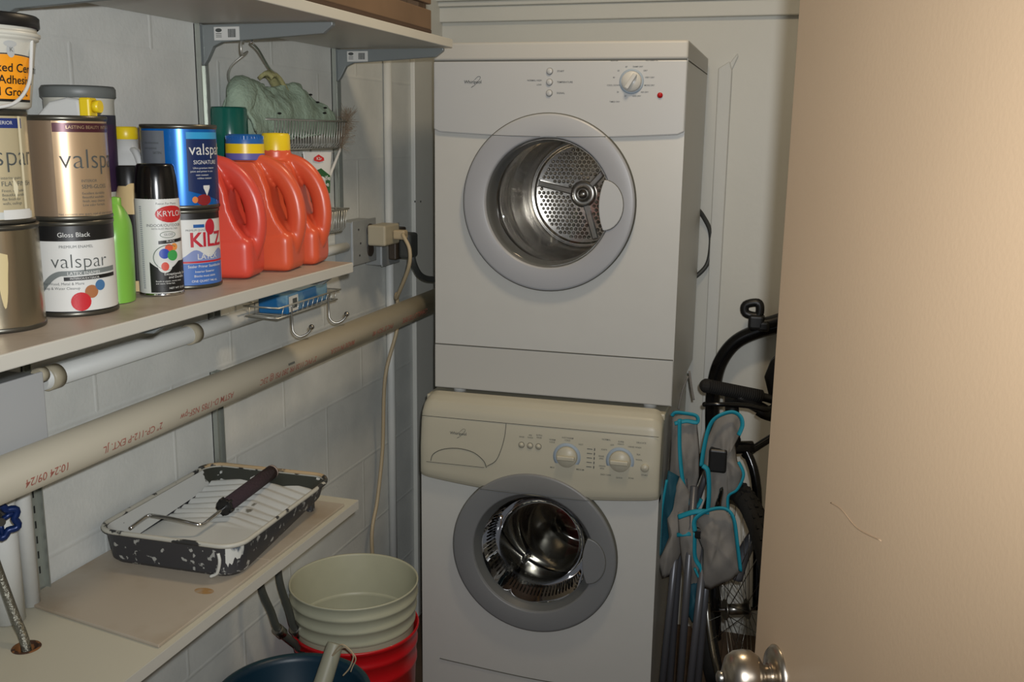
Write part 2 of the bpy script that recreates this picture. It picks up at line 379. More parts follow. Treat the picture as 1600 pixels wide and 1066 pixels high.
# ================================================================== DRYER AND WASHER
EX = Vector((math.cos(.02931), math.sin(.02931), 0)); TH = .02931
DO = Vector((.2229, -.7960, 0))          # dryer front left corner on the floor plan
WM = .612
def front_plate(mb, x0, x1, z0, z1, cx, cz, r, y, n=72):
    """flat plate with a round hole"""
    inner = []; outer = []
    angs = [2*PI*i/n for i in range(n)]
    for (qx, qz) in ((x0, z0), (x1, z0), (x1, z1), (x0, z1)):
        angs.append(math.atan2(qz-cz, qx-cx) % (2*PI))
    angs = sorted(set(round(a, 6) for a in angs))
    for a in angs:
        c, s_ = math.cos(a), math.sin(a); t = 1e9
        if c > 1e-9: t = min(t, (x1-cx)/c)
        if c < -1e-9: t = min(t, (x0-cx)/c)
        if s_ > 1e-9: t = min(t, (z1-cz)/s_)
        if s_ < -1e-9: t = min(t, (z0-cz)/s_)
        inner.append(mb.bm.verts.new((cx+r*c, y, cz+r*s_))); outer.append(mb.bm.verts.new((cx+t*c, y, cz+t*s_)))
    k = len(angs)
    for i in range(k):
        j = (i+1) % k; mb.bm.faces.new([inner[i], inner[j], outer[j], outer[i]])
def YQ(x, z, y=0): # lathe axis pointing into the machine (+y)
    return Matrix.Translation((x, y, z)) @ Matrix.Rotation(-PI/2, 4, 'X')
def swoosh_logo(root, x, z, y, s=1.):
    tp = lambda u, v: Vector((x+u, y, z+v))
    return text('brand_lettering', [('Whirlpool', .0105*s, 0, 0, 'CENTER')], 'ink', root, tp, .012), \
        MB().tube([(x+.001, y, z-.009*s), (x-.004*s, y, z-.0125*s), (x+.006*s, y, z-.006*s), (x+.019*s, y, z+.010*s), (x+.013*s, y, z+.013*s), (x+.004*s, y, z+.005*s)], .00045, 5).build('brand_swoosh', 'ink', root)

dryer = thing('clothes_dryer', 'white front-loading clothes dryer stacked on top of the washing machine', 'dryer', DO+Vector((0, 0, .856)), TH)
ZB = .856
def L(z): return z-ZB
b = MB(); y1 = .545; z0, z1 = L(.871), L(1.731)
for q in (((0, .004, z0), (0, y1, z0), (0, y1, z1), (0, .004, z1)), ((WM, .004, z0), (WM, y1, z0), (WM, y1, z1), (WM, .004, z1)),
          ((0, .004, z1), (WM, .004, z1), (WM, y1, z1), (0, y1, z1)), ((0, .004, z0), (WM, .004, z0), (WM, y1, z0), (0, y1, z0)), ((0, y1, z0), (WM, y1, z0), (WM, y1, z1), (0, y1, z1))):
    b.quad(q)
DCX, DCZ = .293, L(1.355)
front_plate(b, 0, WM, z0, z1, DCX, DCZ, .157, .004)
bmesh.ops.remove_doubles(b.bm, verts=b.bm.verts[:], dist=1e-5)
body = b.build('body', 'white_metal', dryer)
# side seam and lid
MB().box(WM-.001, WM+.0012, .02, y1-.015, L(1.687), L(1.6895)).build('side_seam', 'seam', dryer)
MB().box(.001, WM-.001, -.0024, .003, L(.9863), L(.9878)).build('kick_seam', 'seam', dryer)
MB().box(.001, WM-.001, -.0034, .003, L(1.6883), L(1.6902)).build('lid_seam', 'seam', dryer)
bevel(MB().box(-.001, WM+.001, -.003, y1, L(1.690), L(1.7325)).build('top_lid', 'grey_panel2', dryer), .006, 3)
N = 40
def low(u): return L(1.522) - .011*math.sin(PI*u) + (.006 if u in (0, 1) else 0)
poly = [(WM*i/N, low(i/N)) for i in range(N+1)] + [(WM, L(1.6885)), (0, L(1.6885))]
cp = MB().prism(poly, -.004, .0038, lambda u, v, h: Vector((u, h, v))).build('control_panel', 'grey_panel', dryer); bevel(cp, .003)
bevel(MB().box(0, WM, -.002, .0038, L(.872), L(.9865)).build('kick_panel', 'grey_panel2', dryer), .003)
for x in (.055, .555):
    for yy in (.04, .48):
        MB().cyl((x, yy, 0), (x, yy, z0), .017, n=20).build('foot', 'white_pl', dryer)
# door ring, gasket, drum
def ringdoor(root, cx, cz, R, Ri, mring, y=0., tilt=0.):
    rg = MB().lathe([(Ri, .014), (Ri, -.010), (Ri+.0015, -.0125), (Ri+.004, -.0135), (R-.006, -.0145), (R-.0015, -.0135), (R, -.011), (R, .0035)], 96, YQ(cx, cz, y))
    o = rg.build('door_ring', mring, root)
    MB().lathe([(R+.0002, -.0095), (R+.0022, -.008), (R+.0022, .0035)], 96, YQ(cx, cz, y)).build('ring_edge', 'seam', root)
    return o
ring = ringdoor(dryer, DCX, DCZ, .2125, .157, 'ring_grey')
MB().lathe([(.1575, -.004), (.152, .012), (.147, .04), (.1465, .052)], 96, YQ(DCX, DCZ)).build('door_gasket', 'gasket', dryer)
MB().lathe([(.1468, .05), (.154, .052), (.160, .062), (.162, .085), (.157, .10), (.154, .105), (.160, .115), (.1635, .15), (.1635, .21), (.159, .225), (.1605, .24), (.163, .30), (.163, .38), (.160, .40), (.154, .418), (.149, .425), (.1465, .423), (.1465, .419)], 96, YQ(DCX, DCZ)).build('drum', 'drum', dryer)
bk = MB(); BY = .425; BR = .1475
bk.lathe([(BR, -.006), (BR-.004, -.009), (BR-.008, -.002), (BR-.012, 0), (.0001, 0)], 80, YQ(DCX, DCZ, BY))
hx, hz = DCX, DCZ
arms = [math.radians(168), math.radians(287), math.radians(48)]
for i in range(-12, 13):
    for j in range(-13, 14):
        x = i*.0128+(.0064 if j % 2 else 0); z = j*.0111; rr = math.hypot(x, z)
        if rr > BR-.019 or rr < .043: continue
        a = math.atan2(z, x)
        if any(abs(rr*math.sin(a-q)) < .013 and math.cos(a-q) > 0 for q in arms): continue
        bk.lathe([(.0054, 0), (.0047, -.0028), (.0026, -.0046), (.0002, -.0052)], 8, YQ(hx+x, hz+z, BY))
bk.build('drum_back', 'drum', dryer)
hb = MB(); hb.lathe([(.0375, 0), (.0375, -.005), (.034, -.009), (.016, -.010), (.0155, -.006), (.013, -.006), (.0125, -.0125), (.0002, -.013)], 40, YQ(hx, hz, BY))
for q in arms:
    R3 = Matrix.Translation((hx, BY, hz)) @ Matrix.Rotation(-q, 4, 'Y')
    hb.box(.03, BR-.016, -.008, -.0005, -.0085, .0085, .003, 2, R3)
for k in range(5):
    a = 2*PI*k/5+.5; hb.cyl((hx+.026*math.cos(a), BY-.0095, hz+.026*math.sin(a)), (hx+.026*math.cos(a), BY-.0108, hz+.026*math.sin(a)), .0024, n=8)
hb.build('drum_hub', 'steel', dryer)
MB().lathe([(.1535, .006), (.15, .010), (.10, .018), (.05, .021), (.0002, .022)], 64, YQ(DCX, DCZ)).build('door_glass', 'glass', dryer)
def handle(root, cx, cz, m, Ri=.157):
    # thumb pull: lens between the opening's edge and an arc pushed outwards
    P = []
    for i in range(15):
        a = math.radians(-23+46*i/14); q = (i-7)/7; P.append((cx+Ri-.030+.012*q*q, cz+(Ri-.004)*math.sin(a)))
    Q = []
    for i in range(1, 16):
        t = PI*(i/16); Q.append((cx+Ri-.018+.047*math.sin(t), cz+(Ri-.004)*math.sin(math.radians(23))*math.cos(t)))
    o = MB().prism(P+Q, -.0165, -.004, lambda u, v, h: Vector((u, h, v))).build('door_pull', m, root); bevel(o, .002)
    pts = [(u, -.0150, v) for u, v in Q]
    MB().tube(pts, .0012, 6, sub=2).build('pull_seam', 'seam', root); return o
def ring_seam(root, cx, cz, zf, R, Ri):
    for sgn in (-1, 1):
        pts = []
        for i in range(9):
            x = cx+sgn*(.02+(math.sqrt(R*R-(zf-cz)**2)-.023)*i/8); z = zf+.004*((x-cx)/R)**2
            pts.append((x, -.0146, z))
        pts = [q for q in pts if math.hypot(q[0]-cx, q[2]-cz) > Ri+.001]
        if len(pts) > 1: MB().tube(pts, .0007, 5, sub=2).build('ring_seam', 'seam', root)
ring_seam(dryer, DCX, DCZ, L(1.5135), .2125, .157)
handle(dryer, DCX, DCZ, 'grey_panel')
def ip(u, v, y=-.0046): return Vector((u, y, v))
for z in (1.6645, 1.6395, 1.6145):
    MB().lathe([(.0080, .001), (.0080, -.0005), (.0072, -.0005)], 24, YQ(.291, L(z), -.0045)).build('button_ring', 'seam', dryer)
    MB().lathe([(.0070, .002), (.0070, -.003), (.0055, -.0042), (.0002, -.0044)], 24, YQ(.291, L(z), -.0045)).build('push_button', 'grey_panel', dryer)
swoosh_logo(dryer, .101, L(1.640), -.0048)
text('control_lettering', [('START', .0058, .309, L(1.6645), 'LEFT'), ('TEMPERATURE', .0058, .309, L(1.6395), 'LEFT'), ('SIGNAL', .0058, .309, L(1.6145), 'LEFT'),
     ], 'ink', dryer, lambda u, v: ip(u, v), .006)
text('setting_lettering', [('NORMAL HIGH', .0052, .272, L(1.6435), 'RIGHT'), ('LOW', .0052, .272, L(1.6335), 'RIGHT')], 'ink', dryer, lambda u, v: ip(u, v), .006)
KX, KZ = .486, L(1.641)
MB().lathe([(.0285, .001), (.0285, -.001), (.0245, -.001)], 40, YQ(KX, KZ, -.0042)).build('dial_ring', 'blueink', dryer)
def dial(root, x, z, r, y, m, ang):
    MB().lathe([(r, 0), (r*.97, -.006), (r*.9, -.009), (.0002, -.0095)], 36, YQ(x, z, y)).build('dial', m, root)
    R3 = Matrix.Translation((x, y-.009, z)) @ Matrix.Rotation(-ang, 4, 'Y')
    MB().box(-r*.85, r*.85, -.010, .001, -r*.22, r*.22, .003, 3, R3).build('dial_grip', m, root)
dial(dryer, KX, KZ, .0235, -.0042, 'white_metal', math.radians(58))
lines = []
for i, t in enumerate(('VERY DRY', 'DRY', 'DAMP DRY', '60', '50', '40', 'COOL DOWN', '20', '30', 'LESS DRY', 'AIR DRY', 'MORE DRY')):
    a = 2*PI*i/12+.26; lines.append((t, .0048, KX+.040*math.cos(a)+(.003 if math.cos(a) > 0 else -.003), KZ+.034*math.sin(a), 'CENTER'))
lines += [('TIMED DRY', .0048, KX-.038, KZ-.046, 'CENTER'), ('AUTOMATIC', .0048, KX+.045, KZ+.047, 'CENTER'), ('GENTLE', .0048, KX-.042, KZ+.047, 'CENTER')]
text('dial_lettering', lines, 'ink', dryer, lambda u, v: ip(u, v), .006)
MB().lathe([(.0065, .0005), (.0065, -.002), (.004, -.0045), (.0002, -.005)], 24, YQ(.553, L(1.610), -.0042)).build('indicator_lamp', 'red_led', dryer)
# grey hose looping out behind the dryer's right side
MB().tube([(.60, .52, L(1.32)), (.616, .55, L(1.30)), (.640, .565, L(1.255)), (.645, .57, L(1.205)), (.636, .565, L(1.15)), (.60, .55, L(1.11))], .0065, 10).build('drain_hose', 'dkcord', dryer)

WO = DO + EX*0 + Vector((math.sin(TH)*.07, -math.cos(TH)*.07, 0))
washer = thing('washing_machine', 'white front-loading washing machine with cream fascia, standing on the floor under the dryer', 'washing machine', WO, TH)
WX0, WX1 = -.015, .599
b = MB(); y0_, y1_ = .006, .60; z0, z1 = .012, .848
for X in (WX0, WX1):
    b.quad(((X, y0_, z0), (X, y1_, z0), (X, y1_, .64), (X, y0_, .64))); b.quad(((X, .05, .64), (X, y1_, .64), (X, y1_, z1), (X, .05, z1)))
for q in (((WX0, y0_, z0), (WX1, y0_, z0), (WX1, y1_, z0), (WX0, y1_, z0)), ((WX0, y1_, z0), (WX1, y1_, z0), (WX1, y1_, z1), (WX0, y1_, z1))): b.quad(q)
WCX, WCZ = .2905, .4785
front_plate(b, WX0, WX1, z0, .66, WCX, WCZ, .157, y0_)
bmesh.ops.remove_doubles(b.bm, verts=b.bm.verts[:], dist=1e-5)
b.build('body', 'white_metal', washer)
for x in (.03, .55):
    for yy in (.04, .54): MB().cyl((x, yy, 0), (x, yy, .014), .02, n=16).build('foot', 'black', washer)
bevel(MB().box(WX0-.001, WX1+.001, .05, y1_, .838, .856).build('worktop', 'cream', washer), .004, 3)
# curved lower front panel skin (white) with an ever so slight bow, and the cream fascia above
fq = MB()
def curvez(s): return .654 - .023*math.sin(PI*min(1, max(0, s)))**.9
def fas(s, t):
    x = WX0+(WX1-WX0)*s
    prof = [(-.004, 0), (-.010, .05), (-.010, .35), (-.002, .70), (.004, .84), (.016, .93), (.034, .98), (.058, 1.0)]
    k = t*(len(prof)-1); i = min(int(k), len(prof)-2); f = k-i
    yy = prof[i][0]*(1-f)+prof[i+1][0]*f; h = prof[i][1]*(1-f)+prof[i+1][1]*f
    z = curvez(s)+(.866-curvez(s))*h
    e = min(s, 1-s)*(WX1-WX0)
    if e < .03:
        q = 1-e/.03; yy += .012*(1-math.sqrt(max(0, 1-q*q)))
        z -= .030*(1-math.sqrt(max(0, 1-q*q)))*max(0, (h-.55)/.45)**1.3
    return Vector((x, yy, z))
ss = [0, .002, .006, .012, .02, .03, .04, .055]
fq2 = ss+[.055+(.89)*i/40 for i in range(1, 40)]+[1-q for q in reversed(ss)]
nv = 28; vs = [[fq.bm.verts.new(fas(s, j/nv)) for j in range(nv+1)] for s in fq2]
for i in range(len(fq2)-1):
    for j in range(nv):
        f = fq.bm.faces.new([vs[i][j], vs[i+1][j], vs[i+1][j+1], vs[i][j+1]]); f.smooth = True
for (row, sx) in ((vs[0], WX0), (vs[-1], WX1)):
    back = [fq.bm.verts.new((sx, .075, v.co.z)) for v in row]
    for j in range(nv): fq.bm.faces.new([row[j], row[j+1], back[j+1], back[j]])
bot = [fq.bm.verts.new((v[0].co.x, .0059, v[0].co.z)) for v in vs]
for i in range(len(bot)-1): fq.bm.faces.new([vs[i][0], vs[i+1][0], bot[i+1], bot[i]])
fascia = fq.build('control_fascia', 'cream', washer)
def fy(z):   # front surface of the fascia at height z near its middle
    h = (z-.64)/(.866-.64); prof = [(-.004, 0), (-.010, .05), (-.010, .35), (-.002, .70), (.004, .84), (.016, .93), (.034, .98)]
    for i in range(len(prof)-1):
        if h <= prof[i+1][1]: f = (h-prof[i][1])/(prof[i+1][1]-prof[i][1]); return prof[i][0]*(1-f)+prof[i+1][0]*f
    return .03
def fp(u, v, lift=.0008): return Vector((u, fy(v)-lift, v))
MB().tube([fp(WX0+.004, .8125), fp(.15, .8125), fp(.3, .8125), fp(.45, .8125), fp(WX1-.006, .8125)], .0008, 6).build('fascia_seam', 'seam', washer)
MB().tube([fp(.213, .811), fp(.211, .78), fp(.203, .745), (.190, fy(.715)-.0008, .715), fp(.168, .699)], .0009, 6).build('drawer_seam', 'seam', washer)
MB().tube([fp(.017, .6975), fp(.024, .716), fp(.05, .731), fp(.09, .737), fp(.13, .731), fp(.157, .713), fp(.166, .695)], .001, 6).build('drawer_pull_seam', 'seam', washer)
MB().box(.005, .160, fy(.69)-.0012, fy(.69)-.0002, .6935, .6945).build('drawer_lip', 'seam', washer)
swoosh_logo(washer, .089, .775, fy(.775)-.001)
for i, x in enumerate((.255, .277, .2985)):
    MB().lathe([(.0078, .002), (.0078, -.001), (.007, -.001)], 24, YQ(x, .7615, fy(.7615))).build('button_ring', 'seam', washer)
    MB().lathe([(.0068, .002), (.0068, -.003), (.0002, -.0042)], 24, YQ(x, .7615, fy(.7615))).build('push_button', 'cream', washer)
KS = ((.3713, .7434), (.503, .7454))
for x, z in KS:
    MB().lathe([(.0345, .002), (.0345, -.0008), (.0275, -.0008)], 40, YQ(x, z, fy(z)-.0006)).build('dial_ring', 'blueink', washer)
    dial(washer, x, z, .0262, fy(z)-.001, 'cream', 0)
MB().lathe([(.010, .003), (.010, -.005), (.008, -.0075), (.0002, -.0085)], 24, YQ(.5641, .7355, fy(.7355))).build('start_button', 'cream', washer)
lines = [('RINSE', .005, .255, .782, 'CENTER'), ('PRE', .005, .277, .788, 'CENTER'), ('WASH', .005, .277, .782, 'CENTER'), ('EXTRA', .005, .2995, .79, 'CENTER'), ('RINSE', .005, .2995, .784, 'CENTER'),
         ('WARM', .0052, .333, .782, 'CENTER'), ('COLD', .0052, .333, .776, 'CENTER'), ('HOT/WARM', .0052, .3713, .790, 'CENTER'), ('COLD', .0052, .3713, .784, 'CENTER'), ('HOT', .0052, .405, .777, 'CENTER'),
         ('MAX', .0052, .336, .713, 'CENTER'), ('MEDIUM', .0052, .406, .7145, 'CENTER'),
         ('NORMAL', .0052, .467, .795, 'CENTER'), ('DELICATE', .0052, .552, .795, 'CENTER'), ('SUPER', .0052, .503, .793, 'CENTER'), ('HEAVY', .0052, .503, .787, 'CENTER'), ('OFF', .0052, .482, .783, 'CENTER'),
         ('KNITS', .0052, .463, .770, 'CENTER'), ('RINSE', .0052, .457, .753, 'CENTER'), ('SPIN', .0052, .457, .747, 'CENTER'), ('DRAIN', .0052, .460, .729, 'CENTER'), ('SPIN', .0052, .460, .723, 'CENTER'),
         ('HAND WASH', .0052, .537, .783, 'CENTER'), ('SILK', .0052, .547, .766, 'CENTER'), ('WOOL', .0052, .549, .753, 'CENTER'), ('EASY CARE', .0052, .470, .708, 'CENTER'), ('QUICK', .0052, .503, .704, 'CENTER'), ('SOAK', .0052, .532, .706, 'CENTER'), ('START', .0052, .5641, .717, 'CENTER')]
for part_name, sel in (('button_lettering', lines[:5]), ('spin_dial_lettering', lines[5:12]), ('program_dial_lettering', lines[12:-1]), ('start_lettering', lines[-1:])):
    text(part_name, sel, 'ink', washer, lambda u, v: fp(u, v), .006)
ti = MB(); 
for i in range(5):
    z = .768-.011*i; ti.box(.4385, .4405, fy(z)-.0015, fy(z)+.001, z-.003, z+.003); ti.box(.421, .434, fy(z)-.0009, fy(z)+.001, z-.0006, z+.0006)
ti.build('cycle_markers', 'ink', washer)
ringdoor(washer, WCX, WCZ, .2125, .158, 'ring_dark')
handle(washer, WCX, WCZ, M['ring_dark'], .158)
ring_seam(washer, WCX, WCZ, .636, .2125, .158)
MB().lathe([(.1585, -.006), (.150, .006), (.140, .022), (.139, .034), (.146, .036)], 96, YQ(WCX, WCZ)).build('door_gasket', 'gasket', washer)
# bowl-shaped door glass with ribbed skirt, drum, drum back and paddles
MB().lathe([(.1405, .006), (.136, .03), (.125, .07), (.112, .10), (.09, .112), (.05, .119), (.0002, .121)], 96, YQ(WCX, WCZ)).build('door_glass', 'dkglass', washer)
rb = MB()
for k in range(40):
    a = math.radians(150+ k*4.2); c, s_ = math.cos(a), math.sin(a)
    rb.tube([(WCX+.1345*c, .034, WCZ+.1345*s_), (WCX+.1235*c, .070, WCZ+.1235*s_)], .0019, 5, smooth_path=False)
rb.build('glass_ribs', 'dkglass', washer)
dk = mat('washer_drum', (182, 178, 170), .16, 1, bump=.1, bump_scale=9)
def perf(x): return x
MB().lathe([(.147, .036), (.160, .045), (.185, .06), (.21, .08), (.215, .12), (.215, .30), (.205, .33)], 96, YQ(WCX, WCZ)).build('drum', dk, washer)
hl = MB()
for i in range(60):
    for j in range(10):
        a = 2*PI*(i+.5*(j % 2))/60; r = .2144; y = .10+.02*j
        Q = Matrix.Translation((WCX+r*math.cos(a), y, WCZ+r*math.sin(a))) @ Matrix.Rotation(-a-PI/2, 4, 'Y')
        hl.lathe([(.0022, -.0003), (.0002, -.0004)], 6, Q)
hl.build('drum_perforations', 'black', washer)
db = MB()
def wb(s, t):
    a = 2*PI*s; r = .208*t
    y = .335-.045*math.exp(-(r/.05)**2) - .030*max(0, math.cos(3*a+.9-8*t))**2*math.sin(PI*min(1, t*1.05))
    return Vector((WCX+r*math.cos(a), y, WCZ+r*math.sin(a)))
db.grid(wb, 90, 30, wrap_u=True); db.build('drum_back', dk, washer)
for k in range(3):
    a0 = math.radians((118, 238, 358)[k]); pb = MB()
    def pf(s, t, a0=a0):
        y = .07+.25*s; bw = .17*math.sin(PI*min(1, .12+.80*s))**.5*(t-.5)*2; hgt = .085*math.sin(PI*min(.93, .10+.85*s))**.6*math.cos((t-.5)*PI)**1.2
        a = a0+bw*(1-.3*s); r = .214-hgt; return Vector((WCX+r*math.cos(a), y, WCZ+r*math.sin(a)))
    pb.grid(pf, 24, 20); pd = pb.build('paddle', dk, washer)
    ph = MB()
    for i in range(7):
        for j in range(3):
            c0 = pf(.18+.09*i, .28+.10*j); n0 = (pf(.18+.09*i+.01, .28+.10*j)-c0).cross(pf(.18+.09*i, .29+.10*j)-c0).normalized()
            cc = Vector((WCX, c0.y, WCZ)); 
            if n0.dot(cc-c0) < 0: n0 = -n0
            Q = n0.to_track_quat('Z', 'Y').to_matrix().to_4x4(); Q.translation = c0+n0*.0006
            ph.lathe([(.0030, 0), (.0002, .0001)], 8, Q)
    ph.build('holes', 'black', pd)
MB().tube([(WX0+.05, .0045, .138), (.1, .0045, .133), (.3, .0045, .121), (.5, .0045, .124), (WX1, .0045, .132)], .0012, 6).build('kick_seam', 'seam', washer)

# ================================================================== SHELVES, STANDARDS, BRACKETS
ZM, ZL, ZT = 1.2543, .7735, 1.7138
sh = MB().box(.012, .300, -2.75, -1.412, ZM, ZM+.019).build('wall_shelf', 'shelf'); bevel(sh, .0015)
tag(sh, 'white middle wall shelf carrying the paint cans and orange jugs', 'shelf')
MB().box(.013, .2985, -2.749, -1.4135, ZM+.0188, ZM+.0196).build('shelf_top', 'shelftop', sh)
sh = MB().box(.004, .300, -2.75, -.872, ZT, ZT+.019).build('wall_shelf', 'shelf'); bevel(sh, .0015)
tag(sh, 'white upper wall shelf ending just above the dryer, with wooden crate on it', 'shelf')
sh = MB()
# lower shelf with a round hole for the hose
HX, HY, HR = .111, -2.092, .0155
def plate_hole(mb, x0, x1, y0, y1, z0, z1, cx, cy, r):
    n = 40; angs = [2*PI*i/n for i in range(n)]+[math.atan2(b_-cy, a_-cx) % (2*PI) for a_, b_ in ((x0, y0), (x1, y0), (x1, y1), (x0, y1))]
    angs = sorted(set(round(a, 6) for a in angs)); I = {}
    for z in (z0, z1):
        i_, o_ = [], []
        for a in angs:
            c, s_ = math.cos(a), math.sin(a); t = 1e9
            if c > 1e-9: t = min(t, (x1-cx)/c)
            if c < -1e-9: t = min(t, (x0-cx)/c)
            if s_ > 1e-9: t = min(t, (y1-cy)/s_)
            if s_ < -1e-9: t = min(t, (y0-cy)/s_)
            i_.append(mb.bm.verts.new((cx+r*c, cy+r*s_, z))); o_.append(mb.bm.verts.new((cx+t*c, cy+t*s_, z)))
        I[z] = (i_, o_)
    k = len(angs)
    for i in range(k):
        j = (i+1) % k
        for z in (z0, z1): mb.bm.faces.new([I[z][0][i], I[z][0][j], I[z][1][j], I[z][1][i]])
        for q in (0, 1): mb.bm.faces.new([I[z0][q][i], I[z0][q][j], I[z1][q][j], I[z1][q][i]])
plate_hole(sh, .004, .300, -2.75, -1.412, ZL, ZL+.019, HX, HY, HR)
sh = sh.build('wall_shelf', 'lowshelf'); tag(sh, 'cream lower wall shelf with a round hose hole, holding the paint tray', 'shelf')
MB().box(.3002, .3012, -2.75, -1.412, ZL+.0005, ZL+.0185).build('front_edge', 'shelf', sh)
MB().lathe([(HR+.0045, ZL+.0192), (HR+.0035, ZL+.0205), (HR-.0005, ZL+.0202), (HR-.0005, ZL+.001)], 32, Matrix.Translation((HX, HY, 0))).build('hole_rim', 'rust', sh)
bd = MB().prism([(.022, -1.99), (.2905, -2.035), (.2905, -1.452), (.004, -1.452), (.004, -1.99)], ZL+.0195, ZL+.0245).build('hardboard_sheet', 'lowboard'); bevel(bd, .0012)
tag(bd, 'stained tan hardboard sheet lying on the lower shelf under the paint tray', 'board')
MB().box(.01, .289, -1.732, -1.7305, ZL+.0243, ZL+.0249).build('joint_line', col('joint', (176, 164, 146)), bd)
st = MB(); st.lathe([(.017, ZL+.0247), (.0002, ZL+.0248)], 20, Matrix.Translation((.252, -1.868, 0)) @ Matrix.Diagonal((1, .6, 1, 1)))
st.build('rust_stain', spatter('rust_stain', (160, 148, 130), (156, 122, 76), 60, .36, .5, soft=.2), bd)

def standard(y, z0, z1, label):
    s = MB(); s.box(0, .002, y-.0125, y+.0125, z0, z1); s.box(0, .0125, y-.0125, y-.0105, z0, z1); s.box(0, .0125, y+.0105, y+.0125, z0, z1)
    o = s.build('shelf_standard', 'stand')
    hl = MB(); z = z0+.03
    while z < z1-.02: hl.box(.0018, .0026, y-.004, y-.0015, z, z+.012); hl.box(.0018, .0026, y+.0015, y+.004, z, z+.012); z += .0254
    hl.build('slots', 'black', o); return tag(o, label, 'shelf standard')
standard(-1.440, 1.135, 1.7135, 'slotted metal standard on left wall above paint tray, carrying the upper bracket with coat hooks')
standard(-.890, 1.30, 1.7135, 'slotted metal standard behind the wire caddy, nearest the dryer')
standard(-1.445, .7935, 1.042, 'short grey slotted standard rising behind the paint tray below the big pipe')
standard(-1.945, .7935, 1.2535, 'slotted grey standard beside the blue valve handle at left edge')
def bracket(y, ztop, length, label, sticker=True, deep=.07):
    t = thing('shelf_bracket', label, 'bracket', (0, y, ztop))
    P = [(.004, -.002), (length, -.002), (length, -.008), (length-.02, -.022), (.055, -.034), (.036, -.042), (.022, -.066), (.014, -deep-.006), (.004, -deep-.006)]
    o = MB().prism(P, -.006, .006, lambda u, v, h: Vector((u, h, v))).build('arm', 'bracket', t); bevel(o, .0015)
    MB().box(.004, .012, -.0025, .0025, -deep-.004, -.004).build('hook_tab', 'steel', t)
    if sticker:
        MB().box(.040, .094, -.0066, -.0061, -.031, -.007).build('barcode_sticker', 'paper_white', t)
        k = MB(); k.lathe([(.007, 0), (.0002, .0001)], 16, Matrix.Translation((.050, -.0068, -.013)) @ Matrix.Rotation(PI/2, 4, 'X') @ Matrix.Diagonal((1, .5, 1, 1)))
        x = .070
        for wd in (.0016, .0008, .0018, .001, .0014, .0008, .002, .001): k.box(x, x+wd, -.0070, -.0066, -.026, -.011); x += wd+.0008
        for z in (-.019, -.022, -.025): k.box(.044, .056, -.0070, -.0066, z-.0005, z+.0005)
        k.build('sticker_print', 'ink', t)
    return t
bracket(-1.440, ZT, .285, 'grey upper shelf bracket with barcode sticker and caddy wires hanging from it')
bracket(-.890, ZT, .285, 'grey upper shelf bracket with barcode sticker nearest the dryer')
bracket(-1.945, ZT, .285, 'grey upper shelf bracket above the adhesive tub at left edge', False)
bracket(-1.440, ZM, .270, 'grey bracket under the right end of the middle shelf', False, .05)
bracket(-1.945, ZM, .270, 'grey bracket under the middle shelf below the green bottle', False, .05)
bracket(-1.445, ZL, .285, 'dark bracket tip under far end of the lower shelf', False)
bracket(-1.60, ZL, .285, 'dark bracket tip under lower shelf beside the white bucket rim', False)
bracket(-1.945, ZL, .285, 'bracket under the near part of the lower shelf', False)

# wooden crate on the upper shelf
cr = thing('wooden_crate', 'brown wooden crate lying on the upper shelf at top edge of the picture', 'crate', (0, 0, ZT+.0195))
CX0, CX1, CY0, CY1, CH = .03, .296, -1.62, -.995, .16
MB().box(CX0, CX1, CY0, CY1, .001, .008).build('base', 'cardin', cr)
bevel(MB().box(CX1-.012, CX1, CY0, CY1, .008, .05).build('side_board', 'cardboard', cr), .002)
bevel(MB().box(CX1-.012, CX1, CY0, CY1, .062, .11).build('side_board', 'cardboard', cr), .002)
bevel(MB().box(CX0, CX0+.012, CY0, CY1, .008, .11).build('side_board', 'cardboard', cr), .002)
bevel(MB().box(CX0+.012, CX1-.012, CY1-.014, CY1, .008, CH).build('end_board', 'cardboard', cr), .002)
bevel(MB().box(CX0+.012, CX1-.012, CY0, CY0+.014, .008, CH).build('end_board', 'cardboard', cr), .002)
bevel(MB().box(CX1-.04, CX1-.012, CY1-.045, CY1-.014, .008, CH).build('corner_post', 'cardboard', cr), .002)

# ================================================================== PIPES, ELECTRICS
PR = .0302; PX, PZ = .150, 1.067
pt = thing('drain_pipe', 'thick beige plastic pipe with red print running along the left wall', 'pipe', (PX, 0, PZ))
MB().lathe([(PR-.004, -2.75), (PR, -2.75), (PR, -.55), (PR-.004, -.55)], 48, Matrix.Rotation(-PI/2, 4, 'X')).build('pipe', 'pipe', pt)
# print: upside down for the viewer, running towards the camera
PA = math.radians(-18)
def pw(u, v):   # u along the pipe towards -y, v round the pipe
    a = PA - v/PR
    return Vector(((PR+.0004)*math.cos(a), -u, (PR+.0004)*math.sin(a)))
s1 = 'CHARLOTTE PIPE  '
for (t_, sz, u_) in (('CHARLOTTE PIPE', .021, .74), ('PVC 2" SCH 40', .018, .96), ('MADE IN U.S.A.', .017, 1.17),
     ('2" PVC 1120 PR 280 PSI @ 23C', .0165, 1.345), ('ASTM D-1785 NSF-pw', .0165, 1.65), ('2" CP-112-P EXT. JL', .0165, 1.85), ('10:24 09/24', .0170, 2.055)):
    text('pipe_lettering', [(t_, sz, u_, -.004, 'LEFT')], 'pipeink', pt, pw, .008, None, .0025)
pk = MB(); 
for i in range(5): pk.grid(lambda s, t, i=i: Vector(((PR+.0005)*math.cos(.12+.14*t), -1.435-.005*i-.0035*s, (PR+.0005)*math.sin(.12+.14*t))), 1, 3)
pk.build('stamp', 'ink', pt)

